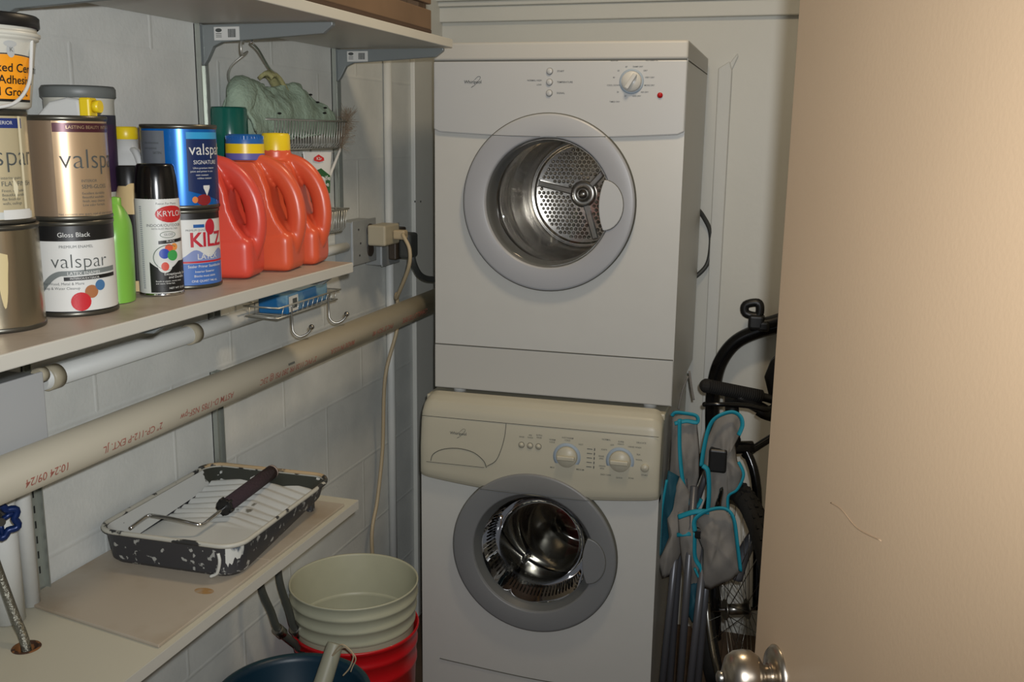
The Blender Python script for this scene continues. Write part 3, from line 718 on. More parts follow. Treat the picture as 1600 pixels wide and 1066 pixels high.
cd1 = thing('conduit', 'white painted conduit running under the middle shelf on the left wall', 'pipe', (.018, 0, 1.137))
MB().cyl((0, -1.925, 0), (0, -1.0, 0), .0165, n=24).build('tube', 'paint_white', cd1)
for y in (-1.90, -1.535): MB().cyl((0, y-.012, 0), (0, y+.012, 0), .0195, n=24).build('coupling', 'adapter', cd1)
v = MB().cyl((.0125, -.604, 0), (.0125, -.604, 1.712), .0115, n=20).build('vertical_conduit', 'paint_white')
tag(v, 'thin white painted vertical conduit in the left wall near the corner', 'pipe')
c2 = MB().cyl((.03, -1.10, 1.2385), (.03, -.905, 1.2385), .012, n=20).build('outlet_conduit', 'paint_white'); tag(c2, 'short white conduit feeding the outlet boxes from the left', 'pipe')
def outlet(y0, y1, z0, z1, label, mplate, dark=False):
    t = thing('outlet_box', label, 'electrical outlet', (.0, (y0+y1)/2, z0)); hy = (y1-y0)/2; h = z1-z0
    bevel(MB().box(0, .048, -hy, hy, 0, h).build('box', 'boxgrey', t), .003)
    bevel(MB().box(.048, .051, -hy-.003, hy+.003, -.003, h+.003).build('cover_plate', mplate, t), .002)
    return t, hy, h
t, hy, h = outlet(-.905, -.775, 1.195, 1.300, 'white metal outlet box with the tan plug in it', 'boxgrey')
for zz in (.028, .078): MB().cyl((.0505, hy*.45, zz), (.054, hy*.45, zz), .017, n=20).build('socket', 'outlet_dark', t)
for yy, zz in ((-hy*.5, .02), (-hy*.4, .05), (-hy*.55, .085)): MB().cyl((.0505, yy, zz), (.0523, yy, zz), .0025, n=8).build('screw', 'black', t)
t, hy, h = outlet(-.735, -.625, 1.172, 1.275, 'grey outlet box nearest the corner, with the thick dark dryer plug', 'boxgrey')
bevel(MB().box(.0512, .074, -.02, .052, .012, .096).build('receptacle', 'outlet_dark', t), .004)
ad = MB().box(.055, .105, -.835, -.745, 1.236, 1.288); ad = bevel(ad.build('plug_adapter', 'adapter'), .005, 3); tag(ad, 'beige multi-way adapter plugged into the left outlet box', 'adapter')
cdp = thing('power_cord', 'tan power cord curving from the adapter and hanging down past the big pipe', 'power cord', (.105, -.78, 1.262))
bevel(MB().box(.001, .034, -.013, .013, -.012, .012).build('plug', 'cord', cdp), .005, 3)
o_ = Vector((.105, -.78, 1.262))
path = [Vector((.135, -.78, 1.262)), un(630, 368, 1, -.80), un(640, 390, 1, -.81), un(638, 420, 1, -.80), un(620, 465, 1, -.74), Vector((.075, -.70, 1.09)), Vector((.07, -.685, 1.0)), un(602, 590, 0, .05), un(598, 700, 0, .035), un(590, 780, 0, .03), un(581, 850, 0, .03), Vector((.03, -.73, .12)), Vector((.06, -.70, .012))]
MB().tube([p-o_ for p in path], .0050, 8).build('cable', 'cord', cdp)
cd3 = thing('dryer_cord', 'thick dark grey cord drooping from the corner outlet behind the dryer', 'power cord', (.075, -.66, 1.20))
o_ = Vector((.075, -.66, 1.20))
bevel(MB().box(.0, .036, -.028, .028, -.012, .055).build('plug', 'dkcord', cd3), .008, 3)
path = [(.10, -.655, 1.205), (.105, -.65, 1.17), (.105, -.61, 1.135), (.11, -.55, 1.115), (.13, -.50, 1.115), (.17, -.46, 1.14), (.20, -.435, 1.16), (.214, -.33, 1.17), (.212, -.20, 1.17)]
MB().tube([Vector(p)-o_ for p in path], .0085, 10).build('cable', 'dkcord', cd3)
# electrical panel box at left edge and pipes with a blue valve
eb = thing('electrical_box', 'pale grey metal box on the left wall under the middle shelf at left edge', 'electrical box', (0, -2.16, 1.045))
bevel(MB().box(0, .085, -.15, .165, 0, .125).build('cabinet', 'boxgrey', eb), .003)
bevel(MB().box(.085, .089, -.152, .168, -.003, .128).build('lid', 'grey_panel', eb), .002)
MB().cyl((.07, .175, .118), (.07, .19, .118), .011, n=16).build('knockout_ring', 'adapter', eb)
wp = MB().cyl((.028, -2.035, .794), (.028, -2.035, 1.04), .022, n=24).build('water_pipe', 'paint_white'); tag(wp, 'thick white vertical pipe rising from lower shelf near the blue valve', 'pipe')
wp = MB().cyl((.022, -1.985, .794), (.022, -1.985, 1.25), .013, n=24).build('water_pipe', 'paint_white'); tag(wp, 'thinner white vertical pipe between the thick one and the slotted standard', 'pipe')
va = thing('shutoff_valve', 'blue star-shaped valve handle at the left edge below the big pipe', 'valve', tuple(un(1, 815, 0, .085)))
vh = MB()
vc = Matrix.Rotation(math.radians(-35), 4, 'Z') @ Matrix.Rotation(PI/2, 4, 'Y') @ Matrix.Scale(.78, 4)
pts = [vc @ Vector(((.027+.0045*math.cos(6*a))*math.cos(a), (.027+.0045*math.cos(6*a))*math.sin(a), 0)) for a in [2*PI*i/48 for i in range(48)]]
vh.tube(pts, .0052, 10, closed=True, smooth_path=False)
for k in range(3):
    a = 2*PI*k/3; vh.tube([vc @ Vector((0, 0, -.004)), vc @ Vector((.025*math.cos(a), .025*math.sin(a), 0))], .004, 8, smooth_path=False)
vh.build('handle', 'valve', va)
vs_ = MB(); vs_.cyl(vc @ Vector((0, 0, .006)), vc @ Vector((0, 0, -.03)), .006, n=12); vs_.build('stem', 'steel', va)
vs_ = MB(); vs_.cyl(vc @ Vector((0, 0, -.028)), vc @ Vector((0, 0, -.05)), .014, n=16); vs_.build('body', 'steel', va)
bh = MB().tube([un(-14, 860, 0, .06), un(2, 905, 0, .065), (un(24, 965, 0, .085)), Vector((HX-.001, HY, ZL+.022)), Vector((HX+.004, HY, ZL-.06)), Vector((HX, HY+.05, ZL-.2))], .0068, 12).build('braided_hose', 'braid'); tag(bh, 'braided metal hose passing down through the hole in the lower shelf', 'hose')
for i, (x, dx) in enumerate(((.035, 0), (.052, .03))):
    a = un(405+30*i, 905-8*i, 0, .05); q = un(436+26*i, 985, 0, .06); z = un(470+20*i, 1015, 0, .07)
    t = thing('washer_hose', ('dark supply hose with metal coupling on left wall, left of the pair' if i == 0 else 'dark supply hose with metal coupling on left wall, right of the pair'), 'hose', tuple(a))
    MB().tube([Vector((-.01, .03, .12)), Vector((0, 0, 0)), (q-a)*.6+Vector((0, 0, -.006)), q-a, z-a, z-a+Vector((.004, .012, -.05)), z-a+Vector((.0, .0, -.25))], .0085, 10).build('hose', 'hose', t)
    d = (z-q).normalized(); MB().cyl(q-a-d*.01, q-a+d*.018, .0125, n=12).build('coupling', 'steel', t)

# ================================================================== THINGS ON THE MIDDLE SHELF
ZS = ZM+.0197
def can(name, label, x, y, z, r, h, mlab, cat='paint can', group=None):
    t = thing(name, label, cat, (x, y, z), 0, group)
    MB().lathe([(.0002, .001), (r-.004, .001), (r-.001, 0), (r, .0015), (r, .0045), (r-.001, .006)], 64).build('bottom_rim', 'rim', t)
    MB().lathe([(r-.001, .0055), (r-.001, h-.0065)], 64).build('body', mlab, t)
    MB().lathe([(r-.001, h-.007), (r+.0003, h-.005), (r+.0003, h-.001), (r-.002, h), (r-.006, h-.001), (r-.008, h-.006), (r-.014, h-.006), (r-.016, h-.003), (.0002, h-.003)], 64).build('lid', 'rim', t)
    return t, r-.001, face_angle(x, y)
RC = .0555
# gloss black can and bronze can on top
GX, GY = .182, -2.022
t, r, a = can('paint_can', 'white-labelled gloss black enamel paint can, standing right of the bare tin', GX, GY, ZS, RC, .126, 'paper_white')
o = MB(); wpatch(o, r, a, -.16, .16, .100, .1195); o.build('black_band', 'black', t)
text('label_lettering', [('Gloss Black', .0085, .004, .108, 'CENTER')], 'paper_white', t, wrap(r, a, .0010), 0, .003)
text('brand_lettering', [('valspar', .0265, .010, .073, 'CENTER')], 'ink', t, wrap(r, a), -.012, .003)
text('label_print', [('PREMIUM ENAMEL', .0052, .006, .0925, 'CENTER'), ('For Wood, Metal & More', .0050, -.040, .044, 'LEFT'), ('Soap & Water Cleanup', .0050, -.040, .038, 'LEFT')], 'ink', t, wrap(r, a), 0, .003)
o = MB(); wpatch(o, r, a, -.044, .062, 0, 0, .0005, 36, top=lambda s: .060+.0035*s-.020*max(0, 1-s/.28)**2, bot=lambda s: .0535+.0035*s-.026*max(0, 1-s/.28)**1.6)
o.build('grey_swoosh', col('swoosh', (112, 118, 116)), t)
o = MB(); wpatch(o, r, a, -.012, .062, .0475, .0535, .0006, top=lambda s: .0530+.0015*s, bot=lambda s: .0480+.0015*s); o.build('black_bar', 'black', t)
text('label_lettering', [('LATEX ENAMEL', .0062, .014, .0575, 'CENTER'), ('INTERIOR/EXTERIOR', .0040, .014, .0508, 'CENTER')], 'paper_white', t, wrap(r, a, .0011), 0, .003)
for (u, v, rr, c) in ((.0335, .040, .0072, (70, 110, 150)), (.021, .0325, .0088, (160, 106, 70)), (.007, .020, .0125, (186, 36, 44))):
    o = MB(); wdisc(o, r, a, u, v, rr, rr, .0008 + (.0002 if rr > .01 else 0)); o.build('colour_ball', col('ball%d' % c[0], c, .3), t)
o = MB(); wpatch(o, r, a, -.16, .16, .0058, .0075, .0004); o.build('black_line', 'black', t)
BX, BY_ = .182, -2.022
t, r, a = can('paint_can', 'bronze-labelled semi-gloss paint can stacked on the gloss black can', BX, BY_, ZS+.1262, RC+.0005, .134, 'bronze')
o = MB(); wpatch(o, r, a, -.012, .15, .113, .1245); o.build('maroon_band', col('maroon', (74, 34, 44), .35, .3), t)
text('band_lettering', [('LASTING BEAUTY  INTERIOR', .0058, .004, .119, 'LEFT')], 'bronze', t, wrap(r, a, .001), 0, .003)
text('brand_lettering', [('valspar', .036, -.007, .078, 'LEFT')], 'ink', t, wrap(r, a), -.012, .003)
text('label_print', [('INTERIOR', .0050, .018, .051, 'LEFT'), ('SEMI-GLOSS', .0072, .018, .0435, 'LEFT'), ('Excellent durability', .0045, .018, .035, 'LEFT'), ('Beautiful washable', .0045, .018, .030, 'LEFT'), ('finish, easy cleanup', .0045, .018, .025, 'LEFT'), ('Low odor formula', .0045, .018, .020, 'LEFT'),
      ], 'ink', t, wrap(r, a), 0, .003)
text('footer_print', [('Net contents one quart, read all label directions', .0042, -.012, .0085, 'LEFT')], 'ink', t, wrap(r, a), 0, .003)
o = MB(); wpatch(o, r, a, -.075, -.0125, .006, .127); o.build('side_panel', col('bronze_side', (130, 112, 92), .4, .4), t)
# bare tin and the flat finish can on it
SX, SY = .172, -2.150
t, r, a = can('paint_can', 'bare metal tin with cream paint drip, under the flat finish can', SX, SY, ZS, .0575, .130, 'tin')
o = MB(); wpatch(o, r, a, .000, .018, 0, 0, .001, 12, top=lambda s: .098-.006*abs(s-.5), bot=lambda s: .085-.055*max(0, math.sin(PI*min(1, max(0, (s-.25)/.7))))**.7)
o.build('paint_drip', col('cream_drip', (196, 178, 130), .5), t)
t, r, a = can('paint_can', 'gold-labelled flat finish paint can stacked on the bare tin at the left end', SX+.002, SY, ZS+.1302, .053, .134, 'bone')
o = MB(); wpatch(o, r, a, -.08, .052, .113, .1245); o.build('blue_band', col('bandblue', (36, 52, 110), .35), t)
text('band_lettering', [('LASTING INTERIOR', .0058, .012, .119, 'CENTER')], 'paper_white', t, wrap(r, a, .001), 0, .003)
text('brand_lettering', [('valspar', .035, .070, .080, 'RIGHT')], 'ink', t, wrap(r, a), -.012, .003)
text('label_print', [('FLAT FINISH', .0080, .017, .048, 'LEFT'), ('interior paint', .005, .017, .055, 'LEFT'), ('Finest, washable', .0046, .017, .040, 'LEFT'), ('Beautiful durable', .0046, .017, .035, 'LEFT'), ('flat finish for', .0046, .017, .030, 'LEFT'), ('walls, ceilings', .0046, .017, .025, 'LEFT')], 'ink', t, wrap(r, a), 0, .003)
o = MB(); wpatch(o, r, a, -.1, .06, .0065, .015, .0004); o.build('bottom_band', col('palegrey', (190, 192, 186)), t)
o = MB(); wpatch(o, r, a, .017, .055, .006, .0175, .0009); o.build('price_sticker', 'paper_white', t)
o = MB(); wpatch(o, r, a, .045, .049, .018, .127, .0012); wpatch(o, r, a, .031, .037, .028, .055, .0012, top=lambda s: .056-.01*s, bot=lambda s: .030+.02*abs(s-.5)); o.build('clear_tape', col('tape', (214, 206, 176), .1), t)
# adhesive tub on top
t = thing('adhesive_tub', 'white tub of tile adhesive with black lid and orange label, top of left stack', 'tub', (SX+.009, SY+.002, ZS+.2645))
h = .105
MB().lathe([(.0002, .001), (.048, .001), (.052, .004), (.0625, .078), (.0635, .080), (.0660, .081), (.0665, .084), (.0645, .087), (.0650, .097), (.064, .098)], 64).build('tub', 'tub', t)
MB().lathe([(.0665, .094), (.0685, .096), (.0685, .107), (.066, .109), (.062, .106), (.0002, .106)], 64).build('lid', 'black', t)
MB().lathe([(.0655, .083), (.0685, .085), (.0685, .088), (.065, .090)], 64).build('collar', 'tub', t)
a = face_angle(SX+.009, SY); rt = lambda v: .0522+.0100*(v/.078)
def tw(u, v, lift=.0007): rr = rt(v)+lift; return Vector((rr*math.cos(a+u/.057), rr*math.sin(a+u/.057), v))
MB().grid(lambda s, q: tw(-.07+.136*s, .0105+(.062-.012*abs(s*1.25-.9)**1.5-.0105)*q), 34, 8).build('orange_label', col('orange_lab', (236, 152, 26)), t)
MB().grid(lambda s, q: tw(-.07+.136*s, .009+.0030*q, .0010), 34, 1).build('label_border', 'black', t)
MB().grid(lambda s, q: tw(-.07+.136*s, (.0622-.012*abs(s*1.25-.9)**1.5)+.0012*q, .0010), 34, 1).build('label_border', 'black', t)
text('label_lettering', [('Premixed Ceramic', .0135, .034, .047, 'CENTER'), ('Tile Adhesive', .0135, .030, .0335, 'CENTER'), ('And Grout', .0135, .028, .020, 'CENTER')], 'black', t, lambda u, v: tw(u, v, .0013), .014, .003)
o = MB(); wdisc(o, .0608, a, .034, .066, .0050, .0075, .0016); wdisc(o, .0608, a, .034, .074, .008, .0035, .0022); o.build('figure_emblem', col('emblem_grey', (170, 172, 170)), t)
text('emblem_print', [('K', .007, .034, .0672, 'CENTER')], 'ink', t, wrap(.0608, a, .0030), 0, .003)
MB().tube([Vector(((.0630)*math.cos(a+s), (.0630)*math.sin(a+s), z)) for s, z in ((1.15, .086), (1.05, .060), (.9, .030), (.55, .008), (.1, .001), (-.5, -.001), (-1.2, .006))], .0022, 8).build('bail_handle', 'white_pl', t)
# second tub behind the bronze can
TX, TY = .066, -1.85
t = thing('storage_tub', 'white tub with grey lid and plum label, behind the bronze can', 'tub', (TX, TY, ZS))
MB().lathe([(.0002, .001), (.044, .001), (.047, .004), (.0495, .286), (.0505, .288), (.0505, .292)], 64).build('tub', 'tub', t)
MB().lathe([(.0510, .288), (.0530, .290), (.0530, .302), (.0505, .306), (.047, .302), (.0002, .302)], 64).build('lid', col('lidgrey', (104, 108, 106)), t)
o = MB(); o.lathe([(.0492, .150), (.0502, .264)], 64); o.build('label_wrap', bands('plumband', [(-2, (60, 40, 66)), (.250, (44, 44, 60))], -2, 2, .5), t)
o = MB(); wpatch(o, .0500, face_angle(TX, TY), -.045, -.012, .215, .25, .0006); o.build('label_patch', col('plumred', (84, 30, 56)), t)
t = thing('spray_bottle', 'spray bottle with white trigger head and yellow nozzle, peeking over the bronze can', 'spray bottle', (.143, -1.953, ZS), math.radians(12))
MB().lathe([(.0002, .001), (.013, .001), (.016, .004), (.016, .20), (.0125, .22), (.0110, .232)], 40).build('bottle', col('bottle_pale', (190, 190, 180)), t)
hd = MB(); hd.prism([(-.056, .236), (.016, .236), (.017, .266), (.015, .284), (-.004, .286), (-.030, .280), (-.048, .262)], -.011, .011, lambda u, v, q: Vector((u, q, v)))
bevel(hd.build('spray_head', 'white_pl', t), .005, 3)
hd = MB(); hd.box(.014, .030, -.0115, .0115, .240, .286, .003); hd.cyl((.030, 0, .274), (.040, 0, .274), .0085, n=16); hd.cyl((.020, 0, .245), (.026, 0, .205), .006, n=10)
hd.build('nozzle', 'yellow', t)
# white jug with yellow cap
t = thing('bleach_jug', 'white plastic jug with yellow cap behind the black-capped bottle', 'jug', (.0715, -1.755, ZS))
MB().lathe([(.0002, .001), (.034, .001), (.036, .006), (.036, .17), (.034, .185), (.026, .205), (.018, .214), (.0165, .232), (.0002, .232)], 48).build('jug', 'white_pl', t)
MB().lathe([(.0175, .228), (.0185, .230), (.0185, .245), (.016, .248), (.0002, .248)], 32).build('cap', 'yellow', t)
MB().tube([(.014, -.006, .210), (.026, -.012, .208), (.037, -.016, .185), (.034, -.012, .15)], .0055, 10).build('handle', 'white_pl', t)
# green bottle
p = un(190, 474, 2, ZS)
t = thing('detergent_bottle', 'bright green dish soap bottle next to the gloss black can', 'bottle', (.1865, -1.935, ZS), math.radians(30))
MB().grid(lambda s, q: Vector(((.0215*(1-.9*max(0, (q-.70)/.30)**2.2)*(.93+.07*math.sin(q*3)))*math.cos(2*PI*s)+.000, .034*(1-.93*max(0, (q-.62)/.38)**1.9)*math.sin(2*PI*s), .001+.145*q)), 40, 30, wrap_u=True).build('bottle', 'green', t)
MB().lathe([(.009, .128), (.009, .148), (.0002, .15)], 20).build('cap', 'green', t)
# beige bottle, black cap and label
t = thing('cleaner_bottle', 'beige bottle with black cap and dark label, left of the spray paint', 'bottle', (.140, -1.843, ZS), math.radians(-25))
bt = lambda s, q: Vector((.029*(1-.42*max(0, (q-.78)/.22)**2)*math.cos(2*PI*s), .019*(1-.30*max(0, (q-.74)/.26)**1.7)*math.sin(2*PI*s), .001+.163*q))
MB().grid(bt, 40, 24, wrap_u=True).build('bottle', 'beige', t)
MB().grid(lambda s, q: bt(s, .10+.62*q)*1.0 + Vector((.0008*math.cos(2*PI*s), .0008*math.sin(2*PI*s), 0)), 40, 8, wrap_u=True).build('label_wrap', spatter('dark_label', (26, 22, 20), (110, 40, 34), 40, .62, .4), t)
MB().lathe([(.0165, .160), (.0165, .188), (.0145, .190), (.0002, .190)], 28).build('cap', 'black', t)
# spray paint
KX_, KY_ = .200, -1.858
t = thing('spray_paint_can', 'white spray paint can with tall black cap in front of the blue can', 'spray can', (KX_, KY_, ZS))
rk = .0325; a = face_angle(KX_, KY_)
MB().lathe([(.0002, .001), (rk-.003, .001), (rk-.0005, 0), (rk+.0004, .002), (rk-.0008, .0045)], 48).build('bottom_rim', 'chrome', t)
MB().lathe([(rk-.001, .004), (rk-.0005, .006), (rk-.0005, .142), (rk-.0015, .146)], 56).build('body', 'paper_white', t)
MB().lathe([(rk-.0010, .1435), (rk-.0014, .155), (rk-.0030, .175), (rk-.0056, .191), (rk-.0075, .1945), (.0002, .1950)], 48).build('cap', 'blackgloss', t)
r = rk-.0005
o = MB(); wpatch(o, r, a, -.016, .055, .006, .050, .0004, 30, top=lambda s: .052-.012*math.sin(PI*min(1, s*1.6))); o.build('black_panel', 'black', t)
o = MB(); wdisc(o, r, a, .020, .122, .0240, .0125, .0006); o.build('red_oval', col('logo_red', (184, 34, 34)), t)
text('brand_lettering', [('KRYLON', .0115, .0215, .1225, 'CENTER')], 'paper_white', t, wrap(r, a, .0012), 0, .003)
text('label_print', [('Fusion For Plastic', .0045, .014, .1375, 'CENTER'), ('INDOOR/OUTDOOR', .0058, .010, .1055, 'CENTER'), ('WITH RUST PROTECTION', .0035, .010, .1005, 'CENTER'), ('GLOSS', .0048, .014, .092, 'CENTER')], 'ink', t, wrap(r, a, .0006), 0, .003)
o = MB(); w_ = wrap(r, a, .0008); pts = [w_(.013+.0115*math.cos(q)*(1 if 1 else 0), .092+.0045*math.sin(q)) for q in [2*PI*i/24 for i in range(24)]]; o.tube(pts, .0004, 5, closed=True, smooth_path=False)
pts = [w_(.012+.0215*math.cos(q), .058+.0185*math.sin(q)) for q in [math.radians(60+i*8) for i in range(28)]]; o.tube(pts, .0006, 5, smooth_path=False); o.build('outline_curve', col('grn_out', (90, 110, 96)), t)
o = MB(); wpatch(o, r, a, -.0015, .040, .0785, .0845, .0007, top=lambda s: .083+.003*s, bot=lambda s: .078+.003*s); o.build('black_bar', 'black', t)
text('label_lettering', [('BLACK', .0042, .016, .0822, 'CENTER'), ('Exceptionally Smooth', .0054, .004, .0335, 'LEFT'), ('and Durable', .0054, .010, .0285, 'LEFT'), ('Bonds to plastic, wood, metal', .0032, -.008, .023, 'LEFT'), ('and more. Dries fast.', .0032, -.008, .0195, 'LEFT'), ('NET WT 12 OZ', .0042, .010, .012, 'LEFT')], 'paper_white', t, wrap(r, a, .0013), 0, .003)
for (u, v, rr, c) in ((.0130, .072, .0060, (206, 86, 60)), (.0215, .0735, .0055, (216, 140, 70)), (.0060, .064, .0075, (40, 70, 160)), (.0180, .061, .0080, (60, 150, 76))):
    o = MB(); wdisc(o, r, a, u, v, rr, rr, .0010+.0001*(rr*1000-5)); o.build('colour_ball', col('kb%d' % c[0], c, .35), t)
o = MB(); wdisc(o, r, a, .006, .0445, .0100, .0090, .0012); o.build('round_seal', 'paper_white', t)
o = MB(); wdisc(o, r, a, .006, .0450, .0055, .0065, .0016); o.build('seal_flame', col('seal_red', (200, 76, 60)), t)
o = MB(); 
for i in range(44): wpatch(o, r, a, -.029, -.0245, .012+.0028*i, .0132+.0028*i, .0004, 2)
o.build('side_print', 'greyink', t)
# KILZ can and blue can on top
QX, QY = .180, -1.768
t, r, a = can('paint_can', 'white and blue primer can with red lettering, under the shiny blue can', QX, QY, ZS, .0555, .124, 'paper_white')
o = MB(); wpatch(o, r, a, -.09, .075, .006, .040, .0004); o.build('blue_panel', col('kz_blue', (62, 104, 172)), t)
o = MB(); wpatch(o, r, a, -.09, .075, .0405, .0435, .0006); o.build('red_stripe', col('kz_red', (178, 34, 50)), t)
o = MB(); wpatch(o, r, a, -.09, .075, .0435, .058, .0006, 40, top=lambda s: .055+.006*math.sin(22*s)); o.build('lilac_panel', col('kz_lilac', (120, 134, 178)), t)
o = MB(); wpatch(o, r, a, -.09, .075, .108, .1175, .0006); o.build('black_band', 'black', t)
o = MB(); wpatch(o, r, a, .014, .032, .0955, .1005, .0006); o.build('blue_bar', col('kz_bar', (24, 84, 150)), t)
text('brand_lettering', [('KILZ', .031, .007, .0755, 'LEFT')], M['kz_red'], t, wrap(r, a, .0008), .025, .003)
text('label_lettering', [('LATEX', .0125, .036, .0500, 'CENTER'), ('Sealer Primer Stainblocker', .0058, .034, .035, 'CENTER'), ('Interior Exterior', .005, .030, .027, 'CENTER'), ('Blocks most stains', .005, .030, .020, 'CENTER'), ('ONE QUART 946 mL', .005, .030, .012, 'CENTER')], 'paper_white', t, wrap(r, a, .0012), .006, .003)
text('label_print', [('PREMIUM QUALITY', .0042, .020, .0915, 'CENTER')], 'ink', t, wrap(r, a, .0006), 0, .003)
o = MB(); wdisc(o, r, a, .043, .096, .0098, .0125, .0010, 24); o.build('red_rosette', M['kz_red'], t)
BX2, BY2 = .180, -1.768
t, r, a = can('paint_can', 'shiny blue paint can with silver side panel, stacked on the primer can', BX2, BY2, ZS+.1242, .0575, .128, 'blue_lab')
o = MB(); wpatch(o, r, a, -.10, -.022, .006, .118, .0004); o.build('silver_panel', col('silverpanel', (132, 138, 146), .35, .5), t)
o = MB(); wpatch(o, r, a, .010, .075, .006, .106, .0004, 26, bot=lambda s: .010+.018*(1-s)); o.build('dark_blue_panel', col('dkblue', (18, 38, 82), .35), t)
o = MB(); wpatch(o, r, a, .010, .075, .1065, .1165, .0006); o.build('light_blue_band', col('ltblue', (50, 150, 200), .35), t)
text('brand_lettering', [('valspar', .0245, .0130, .090, 'LEFT')], 'paper_white', t, wrap(r, a, .001), 0, .003)
text('label_lettering', [('SIGNATURE', .0085, .0190, .071, 'LEFT'), ('Ultra premium interior', .0042, .018, .0625, 'LEFT'), ('paint and primer in one', .0042, .014, .0575, 'LEFT'), ('stain resistant', .0040, .022, .052, 'LEFT'), ('mildew resistant', .0040, .024, .047, 'LEFT')], 'paper_white', t, wrap(r, a, .001), 0, .003)
o = MB(); wpatch(o, r, a, .0335, .0455, .022, .036, .0010, 8, bot=lambda s: .020+.012*abs(s-.5)*2); o.build('shield_emblem', 'paper_white', t)
o = MB(); wdisc(o, r, a, .034, .014, .013, .0085, .0008); o.build('red_splash', col('splash_red', (130, 30, 34)), t)
o = MB(); wdisc(o, r, a, .019, .0145, .0045, .005, .0009); o.build('orange_splash', col('splash_or', (206, 122, 60)), t)
text('side_print', [('Use directions', .0050, -.060, .100, 'LEFT'), ('and cautions', .0050, -.060, .092, 'LEFT'), ('SATIN', .0055, -.042, .085, 'LEFT')], 'ink', t, wrap(r, a, .0008), 0, .003)

# orange jugs
def jug(label, x, y, rz, mbody, capkind, s=1.):
    t = thing('detergent_jug', label, 'detergent jug', (x, y, ZS), rz, 'orange laundry detergent jugs on the middle shelf')
    b = MB()
    b.box(-.085*s, .078*s, -.044, .044, .0, .070, .014, 3)
    b.prism([(-.085*s, .03), (.070*s, .03), (.064*s, .072), (.052*s, .088), (.041*s, .115), (.036*s, .145), (.026*s, .172), (.014*s, .190), (-.045*s, .192), (-.072*s, .178), (-.085*s, .155)], -.040, .040, lambda u, v, h: Vector((u, h, v)))
    b.tube([(-.012, 0, .186), (.022*s, 0, .184), (.050*s, 0, .166), (.069*s, 0, .136), (.0765*s, 0, .100), (.074*s, 0, .068), (.064*s, 0, .04)], lambda q: .0150+.001*math.sin(PI*q), 14, sq=1.35)
    b.cyl((-.015, 0, .17), (-.015, 0, .212), .0275, n=24)
    o = b.build('jug', mbody, t, smooth=True)
    m_ = o.modifiers.new('remesh', 'REMESH'); m_.mode = 'VOXEL'; m_.voxel_size = .0030; m_.use_smooth_shade = True
    k = o.modifiers.new('smooth', 'SMOOTH'); k.iterations = 6; k.factor = .5
    cx = -.015
    Q = Matrix.Translation((cx, 0, -.0115))
    if capkind == 'yellow':
        MB().lathe([(.0262, .208), (.0268, .210), (.0262, .248), (.0235, .2515), (.0002, .2525)], 40, Q).build('cap', 'yellow', t)
    elif capkind == 'blue':
        MB().lathe([(.0325, .205), (.0335, .207), (.0328, .240), (.0295, .2495), (.024, .2465), (.0002, .2465)], 48, Q).build('cap', 'bluecap', t)
        MB().lathe([(.03365, .213), (.0333, .233)], 48, Q).build('yellow_band', 'yellow', t)
        MB().lathe([(.0339, .206), (.0338, .2165)], 48, Q).build('violet_band', col('violet', (92, 92, 160)), t)
        g = MB()
        for k2 in range(36):
            q = 2*PI*k2/36; g.box(-.0004, .0015, -.0008, .0008, .236, .2465, M4=Q @ Matrix.Rotation(q, 4, 'Z') @ Matrix.Translation((.0312, 0, 0)))
        g.build('grip_ribs', 'bluecap', t)
    else:
        MB().lathe([(.020, .205), (.021, .207), (.019, .236), (.015, .243), (.0002, .244)], 40, Q).build('cap', 'navy', t)
    return t
jug('nearest orange-red detergent jug with navy cap, right of the primer can', .163, -1.665, math.radians(14), 'orange2', 'navy', 1.0)
jug('middle orange detergent jug with blue and yellow striped cap', .180, -1.555, math.radians(10), 'orange', 'blue', 1.0)
jug('farthest orange detergent jug with plain yellow cap at the end of the shelf', .185, -1.458, math.radians(12), 'orange', 'yellow', .92)
t = thing('softener_bottle', 'translucent teal bottle cap and shoulder standing behind the blue-capped jug', 'bottle', (.052, -1.428, ZS))
MB().lathe([(.0002, .001), (.036, .001), (.04, .005), (.040, .15), (.034, .175), (.0325, .19)], 40).build('bottle', 'teal', t)
MB().lathe([(.0335, .187), (.0345, .205), (.0355, .215), (.0340, .284), (.032, .288), (.0300, .286), (.0300, .272), (.0002, .272)], 40).build('cap', 'teal', t)
t = thing('caulk_tube', 'patterned packet glimpsed through the handle of the nearest orange jug', 'packet', (.06, -1.52, ZS))
bevel(MB().box(-.02, .05, -.012, .012, .001, .14).build('packet', spatter('packet_print', (196, 170, 70), (60, 56, 90), 22, .5, .4), t), .003)

# ================================================================== WIRE CADDY, TOWEL, BRUSH
cy0, cy1 = -1.36, -1.035; kx0, kx1 = .022, .105
t = thing('wire_caddy', 'two-basket wire caddy hanging by two hooks from the upper shelf bracket', 'caddy', (0, 0, 1.28))
hk = MB(); zh = ZT-.0365
hk.tube([Vector((.095, -1.432, zh-1.28+.004)), Vector((.100, -1.452, zh-1.28)), Vector((.100, -1.45, zh-1.30)), un(386, 82, 0, .09)-Vector((0, 0, 1.28)), un(362, 103, 0, .06)-Vector((0, 0, 1.28)), un(358, 125, 0, .04)-Vector((0, 0, 1.28)), Vector((.024, cy0+.02, .30)), Vector((.022, cy0+.02, .25))], .0022, 8)
hk.build('hook', 'wire', t)
hk = MB(); hk.tube([Vector((.112, -1.432, zh-1.28+.004)), Vector((.122, -1.452, zh-1.28)), un(404, 78, 0, .11)-Vector((0, 0, 1.28)), un(420, 105, 0, .08)-Vector((0, 0, 1.28)), un(433, 121, 0, .05)-Vector((0, 0, 1.28)), Vector((.024, -1.20, .30)), Vector((.022, -1.20, .25))], .0022, 8)
